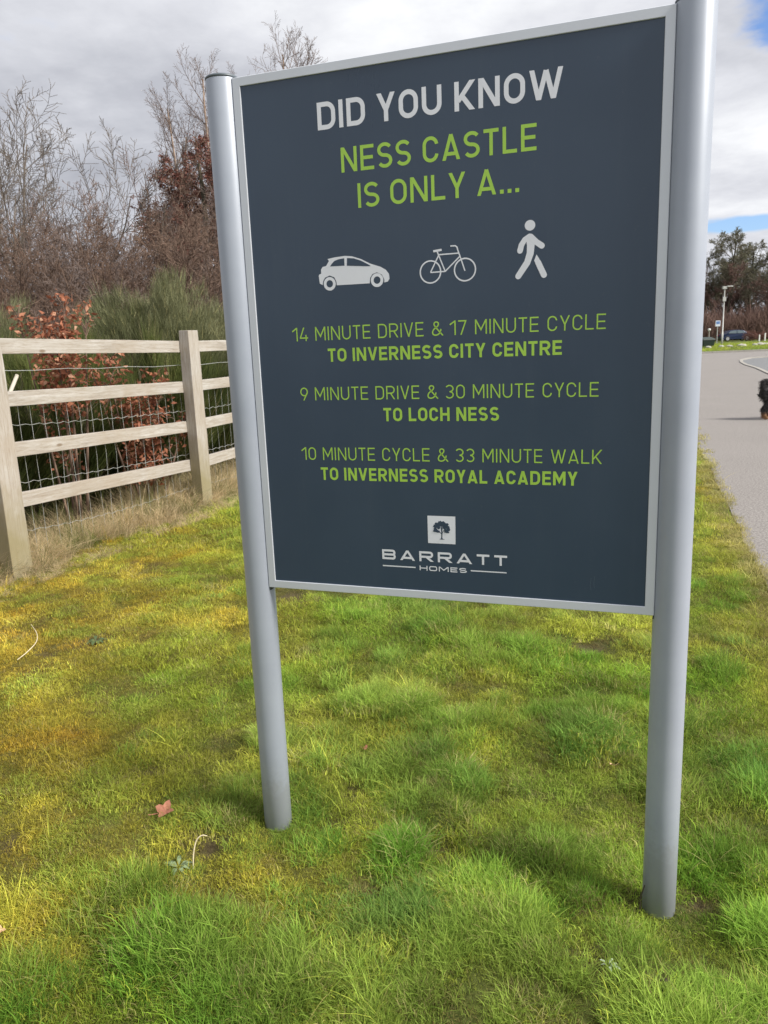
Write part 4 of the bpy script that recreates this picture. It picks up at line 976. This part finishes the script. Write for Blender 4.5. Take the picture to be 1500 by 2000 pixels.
for i, s in enumerate((1.0, 2.1, 3.2, 4.3)):
    x, y = fs(s, 1.95); broom(x, y, 1+(i+1) % 3, 1.15, LBL2[i], M_BROOMD, 'broom bushes in the second row behind the fence', i*1.9+.5)
for i, s in enumerate((5.2, 6.5, 7.9, 9.3, 10.8, 12.3, 14.0, 15.6)):
    x, y = fs(s, 1.1+.3*(i % 2)); broom(x, y, 1+i % 3, 1.15+.1*(i % 3), 'broom bush in the hedge hidden behind the sign board', M_BROOMD if i % 2 else M_BROOM, 'broom bushes hidden behind the sign', i*2.2)

# copper beech shrubs: young stems that keep their dry leaves
def beech(label, x, y, cols, seed):
    g = gz1(x, y); o = thing('beech_shrub', label, 'shrub', (x, y, g)); q = random.Random(seed); st_ = MB(); P = []
    for (dx, dy, z0, z1, r_, n_) in cols:
        st_.tube([(dx*.2, dy*.2, -.05), (dx*.6, dy*.6, z1*.45), (dx, dy, z1)], [.013, .009, .003], 5)
        for _ in range(9):
            z = q.uniform(max(z0-.1, .15), z1); a = q.uniform(0, 6.28); f = min(1, z/(z1+.01)); bx_, by_ = dx*(.2+.8*f), dy*(.2+.8*f); l = r_*q.uniform(.8, 1.25)
            st_.tube([(bx_, by_, z), (bx_+math.cos(a)*l*.5, by_+math.sin(a)*l*.5, z+.09), (bx_+math.cos(a)*l, by_+math.sin(a)*l, z+.10)], [.005, .0035, .0015], 4)
        for _ in range(n_):
            z = q.uniform(z0, z1+.03); a = q.uniform(0, 6.28); rr = r_*math.sqrt(q.random())*(1-.45*max(0, (z-z0)/(z1-z0+.01)-.6)); f = min(1, z/(z1+.01))
            P.append((dx*(.2+.8*f)+math.cos(a)*rr, dy*(.2+.8*f)+math.sin(a)*rr*.8, z+.04*math.sin(a*3)))
    st_.build('stems', B_RED, o); lm = obj('leaves', leaf_mesh('leaves', P, .050, seed, .5, .55), M_COPPER, o); lm['kind'] = 'stuff'
x, y = fs(1.12, .42)
beech('tall shrub of dry copper beech leaves sticking up over the top fence rail', x, y, [(0, 0, .95, 1.62, .20, 900), (.08, .02, 1.2, 1.80, .11, 110), (-.26, .0, 1.5, 1.70, .09, 40), (.16, .25, 1.6, 1.74, .09, 40), (-.1, .1, .5, .9, .16, 90)], 3)
x, y = fs(1.95, .36)
beech('shorter shrub of dry copper beech leaves low behind the middle fence rails', x, y, [(0, 0, .30, 1.05, .20, 900), (-.22, -.1, 1.0, 1.42, .17, 190), (.12, .1, .75, 1.2, .16, 160), (.3, .3, .55, .8, .12, 60), (-.3, -.2, .9, 1.3, .1, 60)], 5)
# pale broken branch caught in the netting
mb = MB(); x0, y0 = fs(.10, .20); x1, y1 = fs(.48, .20)
mb.tube([(fs(-.12, .2)[0], fs(-.12, .2)[1], .1), (fs(.1, .2)[0], fs(.1, .2)[1], .75), (fs(.32, .2)[0], fs(.32, .2)[1], 1.17), (fs(.455, .19)[0], fs(.455, .19)[1], 1.365)], [.016, .015, .013, .012], 7)
o = mb.build('broken_branch', flat('peeled_wood', (.55, .50, .42), .8)); o['label'] = 'pale broken branch end poking up behind the second rail near the first post'; o['category'] = 'branch'

# ------------------------------------------------------------------ far side of the road
def far_at(x, y): return (x, y, gz1(x, y))
mb = MB(); mb.lathe([(.07, -.2), (.07, .9), (.05, .92), (.038, 4.25), (.03, 4.3)], 14)
lamp = thing('street_lamp', 'slim pale grey street lamp column across the road', 'street lamp', far_at(26.95, 62.3))
M_GALV = flat('pale_galvanised_steel', (.46, .46, .45), .5, .2, .08, 6)
mb.build('column', M_GALV, lamp, True)
mb = MB(); mb.tube([(0, 0, 4.28), (.10, 0, 4.36), (.22, 0, 4.40)], [.035, .03, .03], 8); mb.box(.16, .60, -.13, .13, 4.37, 4.45); mb.box(-.16, .16, -.08, .08, 4.22, 4.42)
bevel(mb.build('lamp_head', M_GALV, lamp), .02)
mb = MB(); mb.box(-.14, .1, -.12, -.05, 3.30, 3.62); mb.build('control_box', M_GALV, lamp)
sp = thing('road_sign', 'small blue and white plate on a thin post left of the street lamp', 'road sign', far_at(27.95, 65.6))
mb = MB(); mb.lathe([(.035, -.2), (.035, 1.85)], 8); mb.build('post', M_GALV, sp)
mb = MB(); mb.box(-.2, .2, -.06, -.04, 1.42, 1.88); bevel(mb.build('plate', flat('white_sign_face', (.62, .66, .74), .4), sp), .02)
mb = MB(); mb.box(-.15, .15, -.064, -.0605, 1.60, 1.83); mb.build('blue_square', flat('blue_sign_face', (.12, .22, .48), .4), sp)
bo = thing('marker_post', 'short thin marker post with round white head left of the road sign', 'post', far_at(27.7, 66.6))
mb = MB(); mb.lathe([(.05, -.2), (.045, 1.05), (.04, 1.08)], 8); mb.build('shaft', flat('grey_brown_post', (.33, .30, .27), .7), bo)
mb = MB(); mb.lathe([(.05, 1.05), (.10, 1.10), (.12, 1.17), (.10, 1.25), (.03, 1.28)], 12); mb.build('head', flat('white_cap', (.7, .7, .68), .5), bo, True)
gb_ = thing('grit_bin', 'dark green grit bin standing beside the right sign post across the road', 'bin', far_at(23.55, 56.9))
mb = MB(); mb.add([(-.36,-.3,0),(.36,-.3,0),(.36,.3,0),(-.36,.3,0),(-.44,-.37,.5),(.44,-.37,.5),(.44,.37,.5),(-.44,.37,.5)], [(0,3,2,1),(0,1,5,4),(1,2,6,5),(2,3,7,6),(3,0,4,7),(4,5,6,7)])
M_BIN = flat('dark_green_plastic', (.018, .032, .026), .5); bevel(mb.build('body', M_BIN, gb_), .03)
mb = MB(); mb.add([(-.47,-.40,.505),(.47,-.40,.505),(.47,.40,.505),(-.47,.40,.505),(-.42,-.32,.60),(.42,-.32,.60),(.40,.34,.72),(-.40,.34,.72)], [(0,3,2,1),(0,1,5,4),(1,2,6,5),(2,3,7,6),(3,0,4,7),(4,5,6,7)])
bevel(mb.build('lid', M_BIN, gb_), .03)
for i, (xr, yy, lb) in enumerate(((.4795, 74, 'left one of two short white marker posts on the far grass'), (.4865, 74.5, 'right one of two short white marker posts on the far grass'))):
    mb = MB(); mb.box(-.05, .05, -.04, .04, -.1, .55+.12*i); mb.add([(-.05,-.04,.55+.12*i),(.05,-.04,.55+.12*i),(.05,.04,.55+.12*i),(-.05,.04,.55+.12*i),(0,0,.62+.12*i)], [(0,1,4),(1,2,4),(2,3,4),(3,0,4)])
    o = mb.build('white_post', bpy.data.materials['white_cap']); o.location = far_at(xr*yy, yy); o['label'] = lb; o['category'] = 'post'; o['group'] = 'short white posts on the far verge'
# row of pale edging stones on the verge
M_STONE = flat('pale_stone', (.34, .33, .30), .9, 0, .3, 3, bump=.6); sm = []
for k in range(3):
    q = random.Random(k); bm = MB(); n_ = 9; rings = []
    for j, (zz, f) in enumerate(((-.1, .8), (.04, 1.), (.14, .95), (.22, .7), (.26, .3))):
        for i in range(n_):
            a = 6.283*i/n_; rr = f*(1+q.uniform(-.2, .2)); rings.append((.34*rr*math.cos(a), .2*rr*math.sin(a), zz*(1+q.uniform(-.1, .1))))
    bm.add(rings, [(j*n_+i, j*n_+(i+1)%n_, (j+1)*n_+(i+1)%n_, (j+1)*n_+i) for j in range(4) for i in range(n_)]+[tuple(range(4*n_, 5*n_))]); sm.append(bm.mesh('edging_stone'))
q = random.Random(77); x = 20.6; i = 0
SLB = ['first pale edging stone of the row, nearest the right sign post', 'second pale edging stone, beside the dark grit bin', 'third pale edging stone, just right of the grit bin', 'fourth pale edging stone, left of the street lamp foot',
       'fifth pale edging stone, under the road sign', 'sixth pale edging stone, directly left of the lamp column', 'seventh pale edging stone, at the foot of the lamp column', 'eighth pale edging stone, just right of the lamp column', 'ninth pale edging stone, below the rear wheel of the parked car',
       'tenth pale edging stone, below the parked car', 'eleventh pale edging stone, below the front wheel of the parked car', 'twelfth pale edging stone, right of the parked car', 'thirteenth pale edging stone, below the rusty red shrub', 'fourteenth pale edging stone, below the left white post',
       'fifteenth pale edging stone, below the right white post', 'sixteenth pale edging stone, at the right picture edge']+['pale edging stone in the row beyond the right picture edge']*20
while x < 33.5:
    yy = 54.5+(x-22)*.42+q.uniform(-.35, .35)
    o = obj('edging_stone', sm[i % 3], M_STONE, None, far_at(x, yy), q.uniform(-.5, .5), label=SLB[i], category='stone', group='row of pale stones on the far verge')
    o.scale = (q.uniform(.5, 1.15), q.uniform(.6, 1.0), q.uniform(.35, .8)); x += q.uniform(.55, 1.25); i += 1

# parked car far behind, seen side-on
def car(x, y, rz):
    o = thing('parked_car', 'dark blue hatchback parked side-on below the far trees', 'car', far_at(x, y), rz)
    M_PAINT = flat('dark_blue_paint', (.018, .030, .075), .22, .3, .05); M_GLASS = flat('car_glass', (.10, .13, .15), .08, .0, .05)
    prof = [(-2.0, .35), (-2.03, .62), (-1.93, .88), (-1.5, .96), (-1.05, 1.34), (-.5, 1.45), (.3, 1.44), (.75, 1.36), (1.30, .98), (1.85, .86), (2.03, .66), (2.05, .36)]
    mb = MB(); lo = [(px_, .22) for px_, _ in prof]; n_ = len(prof)
    for yy, sh_ in ((-.84, 0), (.84, 0)): pass
    vs = []
    for yy in (-.84, .84):
        for px_, z in prof: vs.append((px_, yy*(1 - .16*max(0, (z-.9)/.5)), z))
        vs += [(-1.95, yy*.97, .24), (1.97, yy*.97, .24)]
    m_ = n_+2; side = [n_, *range(0, n_), n_+1]
    fs_ = [tuple(side)[::-1], tuple(k+m_ for k in side)]
    for a_, b2 in zip(side, side[1:]+side[:1]): fs_.append((a_, b2, b2+m_, a_+m_))
    mb.add(vs, fs_); bevel(mb.build('body', M_PAINT, o), .05, 3)
    for sgn in (-1, 1):
        y_ = sgn*.80
        for pts in ([(-1.18, 1.02), (-.92, 1.29), (-.50, 1.37), (-.12, 1.385), (-.12, 1.0)], [(-.04, 1.0), (-.04, 1.385), (.30, 1.375), (.68, 1.30), (1.05, 1.02)]):
            w2 = MB(); a_ = [(px_, sgn*(.853*(1-.16*max(0, (z-.9)/.5))), z) for px_, z in pts]; b2 = [(px_, yv-sgn*.03, z) for px_, yv, z in a_]; k_ = len(pts)
            w2.add(a_+b2, [tuple(range(k_)), tuple(range(k_, 2*k_))[::-1]]+[(i, (i+1)%k_, k_+(i+1)%k_, k_+i) for i in range(k_)]); w2.build('window', M_GLASS, o)
        for wx in (-1.28, 1.25):
            wb = MB(); wb.lathe([(.20, -.10), (.30, -.10), (.33, -.05), (.33, .05), (.30, .10), (.20, .10)], 20); w_o = wb.build('wheel', flat('tyre_rubber', (.02, .02, .02), .8) if 'tyre_rubber' not in bpy.data.materials else bpy.data.materials['tyre_rubber'], o, True)
            w_o.location = (wx, sgn*.78, .33); w_o.rotation_euler = (R(90), 0, 0)
            rb = MB(); rb.lathe([(.21, -.112), (.19, -.104), (.19, .104), (.21, .112)], 16); rb.build('rim', flat('alloy_rim', (.5, .5, .52), .35, .6) if 'alloy_rim' not in bpy.data.materials else bpy.data.materials['alloy_rim'], w_o)
    for sgn in (-1, 1):
        hb = MB(); hb.box(1.86, 2.035, sgn*.62-.14, sgn*.62+.14, .62, .76); hb.build('headlight', flat('lamp_glass', (.7, .7, .68), .2), o)
        tb = MB(); tb.box(-2.045, -1.9, sgn*.66-.12, sgn*.66+.12, .66, .86); tb.build('tail_light', flat('red_lamp', (.35, .02, .02), .3), o)
car(47.1, 105, R(-2))

# woodland far behind
FT = [(38, 128, 13.5, 'o'), (45.5, 131, 14.0, 'o'), (49.8, 126, 14.8, 'o'), (54.2, 124, 16.3, 'o'), (59.6, 129, 15.0, 'o'), (58.6, 116, 13.4, 'r'), (64.5, 120, 15.0, 'r'), (70, 126, 15.5, 'o'), (77, 122, 15, 'o'), (31, 130, 14, 'o'), (24, 127, 15, 'o'), (17, 131, 14, 'o'), (85, 128, 16, 'o'), (51.8, 133, 14.5, 'o'), (62, 134, 15.5, 'o'), (52.3, 121, 11.5, 'r'), (56.6, 131, 13.0, 'o'), (47.7, 123, 11.0, 'r'), (66.5, 133, 15, 'o')]
FL = ['far tree hidden behind the right sign post', 'far dark tree just behind the right edge of the right sign post', 'far dark bare tree hugging the right sign post, half hidden', 'large round-headed dark bare tree above the street lamp',
      'far dark tree between the round-headed tree and the reddish tree', 'reddish brown bare tree at the right picture edge', 'second reddish far tree beyond the right picture edge']
for i, (x, y, h_, kd) in enumerate(FT):
    lb = FL[i] if i < 7 else 'dark bare woodland tree far behind the road'
    tree('woodland_tree', lb, 'tree', x, y, 'far', 50+i % 3, 15., h_, .022, B_DARK, B_OLIVE if kd == 'o' else B_FAR, 'woodland trees beyond the road', leaves=(8500, .13, M_OLIVE, 3) if kd == 'o' else None, rz=i*1.7)
for i, (x, y, lb) in enumerate(((61.5, 122, 'thin pale birch trunk in front of the reddish far tree'), (60.2, 124, 'thin pale birch left of the other thin birch'), (62.6, 123, 'thin pale birch at the very right picture edge'))):
    tree('birch_tree', lb, 'birch tree', x, y, 'birch', 5, 9.0, 11.5, .009, bpy.data.materials['pale_birch_bark'], B_FAR, 'thin birches in the far woodland')
q = np.random.default_rng(9); n_ = 42000; xx = q.uniform(5, 110, n_); yy = q.uniform(111, 132, n_); hh = 3.2+2.6*vnoise(xx, yy, .25, 5, 2)+1.6*(vnoise(xx, yy, 1., 6, 2)-.5); z0 = gz(xx, yy); zt = q.uniform(0, 1, n_)
dd = q.normal(0, .45, (n_, 3)); dd[:, 2] = np.abs(dd[:, 2])+.5; dd *= (hh*.45)[:, None]; a_ = np.stack([xx, yy, z0+zt*hh*.6], 1)
sg = np.concatenate([a_, a_+dd, np.full((n_, 1), .035), np.full((n_, 1), .02), np.zeros((n_, 1))], 1)
obj('undergrowth', seg_mesh('undergrowth', sg, 3, .02), B_FAR, kind='stuff')
for i, (x, y, h_, lb) in enumerate(((39.6, 84.5, 1.25, 'low rusty red shrub right of the parked car'), (41.0, 85.2, 1.1, 'low rusty shrub at the right picture edge across the road'))):
    o = tree('rusty_shrub', lb, 'shrub', x, y, 'thicket', 9, 4.2, h_, .006, B_RED, B_FAR, 'rusty shrubs on the far grass', leaves=(2500, .16, M_RUST, 1), wscale=1.6)

# ------------------------------------------------------------------ dog on the path
dg = thing('dog', 'shaggy black dog with tan feet walking on the path at the right picture edge', 'dog', (6.25, 12.62, .0), R(-6)); dg.scale = (.95, .95, .95)
J = {'pelvis': (0, 0, .49, .14, .155), 'loin': (.20, 0, .50, .12, .13), 'chest': (.46, 0, .48, .13, .155), 'withers': (.60, 0, .53, .10, .12), 'neck': (.74, 0, .64, .075, .08), 'head': (.86, 0, .72, .085, .085), 'muzzle': (.98, 0, .67, .045, .045), 'nose': (1.04, 0, .655, .03, .03),
     'tail1': (-.08, 0, .56, .05, .05), 'tail2': (-.09, 0, .615, .045, .045), 'tail3': (-.03, 0, .645, .04, .04), 'tail4': (.05, 0, .64, .03, .03)}
Ed = [('pelvis','loin'),('loin','chest'),('chest','withers'),('withers','neck'),('neck','head'),('head','muzzle'),('muzzle','nose'),('pelvis','tail1'),('tail1','tail2'),('tail2','tail3'),('tail3','tail4')]
for sgn, nm in ((-1, 'r'), (1, 'l')):
    o_ = .05*sgn
    J.update({'hip'+nm: (-.01, .08*sgn, .40, .115, .13), 'knee'+nm: (.06+o_, .095*sgn, .29, .075, .08), 'hock'+nm: (-.045+o_, .095*sgn, .155, .04, .042), 'hpaw'+nm: (-.015+o_, .095*sgn, .035, .038, .035), 'htoe'+nm: (.045+o_, .095*sgn, .022, .034, .022),
              'sho'+nm: (.50, .09*sgn, .38, .08, .09), 'elb'+nm: (.47-o_, .095*sgn, .27, .052, .055), 'wri'+nm: (.50-o_, .095*sgn, .12, .036, .036), 'fpaw'+nm: (.51-o_, .095*sgn, .035, .036, .034), 'ftoe'+nm: (.565-o_, .095*sgn, .022, .032, .022),
              'ear'+nm: (.84, .07*sgn, .74, .03, .03), 'eart'+nm: (.83, .105*sgn, .65, .028, .028)})
    Ed += [('pelvis','hip'+nm),('hip'+nm,'knee'+nm),('knee'+nm,'hock'+nm),('hock'+nm,'hpaw'+nm),('hpaw'+nm,'htoe'+nm),('chest','sho'+nm),('sho'+nm,'elb'+nm),('elb'+nm,'wri'+nm),('wri'+nm,'fpaw'+nm),('fpaw'+nm,'ftoe'+nm),('head','ear'+nm),('ear'+nm,'eart'+nm)]
nmz = list(J); me = bpy.data.meshes.new('dog_body'); me.from_pydata([J[k][:3] for k in nmz], [(nmz.index(a), nmz.index(b_)) for a, b_ in Ed], [])
m, t, b = mat('shaggy_black_coat', .85, 0, .2); so_ = N(t, 'ShaderNodeSeparateXYZ'); ob_ = N(t, 'ShaderNodeTexCoord').outputs['Object']; t.links.new(ob_, so_.inputs[0]); n = NOISE(t, ob_, 22, 4, .7).outputs['Fac']
c = RAMP(t, n, [(.35, (.012, .011, .011)), (.6, (.05, .047, .05)), (.75, (.16, .15, .155))])
c = MIX(t, RAMP(t, M(t, 'ADD', so_.outputs[2], M(t, 'MULTIPLY', n, .08)), [(.11, 1.), (.18, 0.)]), c, (.22, .12, .065)); t.links.new(c, b.inputs['Base Color'])
M_DOG = m
db = obj('body', me, M_DOG, dg); sk = db.modifiers.new('skin', 'SKIN'); sk.use_smooth_shade = True
for i, k in enumerate(nmz): me.skin_vertices[0].data[i].radius = J[k][3:5]; me.skin_vertices[0].data[i].use_root = (k == 'pelvis')
sb = db.modifiers.new('sub', 'SUBSURF'); sb.levels = 2; sb.render_levels = 2
q = random.Random(5); sg = []
for a, b_ in Ed:
    A_, B_ = J[a], J[b_]; L = math.dist(A_[:3], B_[:3]); low = 'paw' in a or 'toe' in b_ or 'nose' in b_ or 'muzzle' in b_
    for _ in range(int(L*(300 if low else 2600))):
        t_ = q.random(); c_ = [A_[i]+(B_[i]-A_[i])*t_ for i in range(3)]; rr = A_[3]+(B_[3]-A_[3])*t_; v = Vector((q.gauss(0, 1), q.gauss(0, 1), q.gauss(0, 1))).normalized()
        p0 = Vector(c_)+v*rr*.9; l = q.uniform(.02, .05)*(1.3 if 'tail' in b_ or 'hip' in a else .9); p1 = p0+(v*.6+Vector((-.45, 0, -.5))).normalized()*l
        if p1.z > .01: sg.append((*p0, *p1, .0028, .0008, 0))
obj('coat', seg_mesh('coat', np.array(sg), 3, .0006), M_DOG, dg)['kind'] = 'stuff'
for sgn in (-1, 1):
    eb = MB(); eb.lathe([(.001, -.010), (.008, -.006), (.010, 0), (.008, .006), (.001, .010)], 10); e_ = eb.build('eye', flat('dog_eye', (.02, .012, .008), .15) if 'dog_eye' not in bpy.data.materials else bpy.data.materials['dog_eye'], dg, True); e_.location = (.935, .045*sgn, .735)

# ------------------------------------------------------------------ small things lying in the grass
def leaf_shape(size, lobes, seed):
    q = random.Random(seed); mb = MB(); pts = []; n_ = lobes*4
    for i in range(n_):
        a = 2*math.pi*i/n_; rr = size*(.5 if i % 4 == 0 else .72 if i % 2 else 1.0)*(1+q.uniform(-.12, .12))*(.75 if lobes < 3 else 1)
        pts.append((rr*math.cos(a)*.5, rr*math.sin(a)*(.5 if lobes > 2 else .32), .25*rr*abs(math.sin(a))+q.uniform(0, .1)*size))
    mb.add([(0, 0, 0)]+pts, [(0, 1+i, 1+(i+1) % n_) for i in range(n_)])
    mb.tube([(-size*.1, 0, .001), (-size*.5, size*.1, .004), (-size*.75, size*.12, .012)], size*.02, 4); return mb
M_LEAF = flat('dry_leaf_brown', (.31, .125, .075), .7, 0, .25, 60); M_LEAFP = flat('dry_leaf_pale', (.52, .33, .19), .7, 0, .25, 60)
LV = [(-.73, 2.22, .068, 4, M_LEAF, 'large reddish brown maple leaf lying in the grass left of the left post'), (.68, 2.60, .040, 3, M_LEAFP, 'small pale brown curled leaf left of the right post'),
      (.76, 2.47, .030, 2, M_LEAFP, 'tiny tan leaf just below the pale brown curled leaf by the right post'), (-.31, 2.76, .024, 2, M_LEAFP, 'tiny pale leaf right of the left post, under the board'), (-.10, 2.57, .026, 3, M_LEAF, 'tiny rusty leaf in the grass under the middle of the board'),
      (-1.02, 1.72, .03, 3, M_LEAFP, 'small tan leaf near the bottom left corner')]
for i, (x, y, s_, lo, mt, lb) in enumerate(LV):
    o = leaf_shape(s_, lo, i).build('fallen_leaf', mt); o.location = (x, y, gz1(x, y)+.017); o.rotation_euler = (.35, -.25, i*1.4+.4); o['label'] = lb; o['category'] = 'leaf'
M_STALK = flat('dry_stalk', (.60, .52, .36), .7, 0, .15, 20)
mb = MB(); x, y = -.59, 1.975; g = gz1(x, y); mb.tube([(x, y, g-.01), (x+.003, y+.01, g+.04), (x+.012, y+.02, g+.078), (x+.028, y+.025, g+.092), (x+.043, y+.028, g+.088)], [.0022, .002, .0018, .0016, .001], 6, 5)
o = mb.build('dry_stalk', M_STALK); o['label'] = 'pale dry stalk bent over at its tip left of the left post foot'; o['category'] = 'stalk'
mb = MB(); x, y = -1.73, 3.50; g = gz1(x, y)+.02; mb.tube([(x-.03, y-.03, g), (x, y+.02, g+.02), (x+.0, y+.12, g+.03), (x-.05, y+.24, g+.03), (x-.13, y+.36, g+.035)], [.0020, .0020, .0019, .0017, .001], 6, 5)
o = mb.build('dry_stalk', M_STALK); o['label'] = 'long pale curved stalk lying on the moss near the left picture edge'; o['category'] = 'stalk'
mb = MB(); x, y = .632, 1.80; g = gz1(x, y); mb.tube([(x, y-.02, g+.0), (x+.004, y-.015, g+.05), (x+.012, y-.018, g+.085)], [.0022, .002, .0012], 5)
o = mb.build('dark_twig', flat('dark_twig_bark', (.06, .045, .03), .9)); o['label'] = 'thin dark twig standing against the foot of the right post'; o['category'] = 'twig'
# fallen cone
cn = thing('pine_cone', 'small dark open cone lying in long grass at the bottom edge', 'cone', (.585, 1.475, gz1(.585, 1.475)+.018), .7); cn.rotation_euler = (1.2, .2, .7)
mb = MB(); q = random.Random(3)
for i in range(46):
    a = i*2.4; z = -.018+.036*i/46; rr = .013*math.sin(math.pi*(.12+.8*i/46))+.003; c_ = Vector((math.cos(a), math.sin(a), .35)); s_ = Vector((-math.sin(a), math.cos(a), 0))*.0045
    p0 = Vector((0, 0, z)); tip = p0+c_*rr; mb.add([p0-s_*.4, tip-s_, tip+Vector((0, 0, .002)), tip+s_, p0+s_*.4], [(0, 1, 2, 3, 4)])
mb.build('scales', flat('cone_scale', (.07, .05, .038), .8, 0, .4, 90), cn)['kind'] = 'stuff'
mb = MB(); mb.tube([(0, 0, -.02), (0, 0, .016)], [.004, .002], 6); mb.build('core', bpy.data.materials['dark_twig_bark'], cn)
# rosette weed with grey green leaves
def rosette(x, y, label, s_, n_, mt):
    mb = MB(); q = random.Random(int(x*100))
    for i in range(n_):
        a = i*2.399+q.uniform(-.2, .2); l = s_*q.uniform(.6, 1.1); w_ = l*.28; d = Vector((math.cos(a), math.sin(a), 0)); p = Vector((-math.sin(a), math.cos(a), 0))
        vs = [d*l*.1, d*l*.5+p*w_*.5+Vector((0,0,l*.25)), d*l*.85+p*w_*.35+Vector((0,0,l*.22)), d*l+Vector((0,0,l*.12)), d*l*.85-p*w_*.35+Vector((0,0,l*.22)), d*l*.5-p*w_*.5+Vector((0,0,l*.25))]
        mb.add(vs, [(0, 1, 2, 3, 4, 5)])
    o = mb.build('weed_rosette', mt); o.location = (x, y, gz1(x, y)+.008); o['label'] = label; o['category'] = 'weed'
M_WEED = flat('grey_green_leaf', (.15, .20, .10), .6, 0, .2, 40); M_WEEDP = flat('pale_silver_leaf', (.48, .55, .47), .6, 0, .2, 40)
rosette(-.63, 1.975, 'grey green weed rosette around the bent stalk', .045, 11, M_WEED)
rosette(.475, 1.53, 'pale silvery weed in the long grass near the bottom edge', .028, 6, M_WEEDP)
rosette(-1.48, 3.72, 'dark green weed rosette in the moss left of the left post', .07, 11, flat('dark_weed_leaf', (.055, .085, .025), .6))
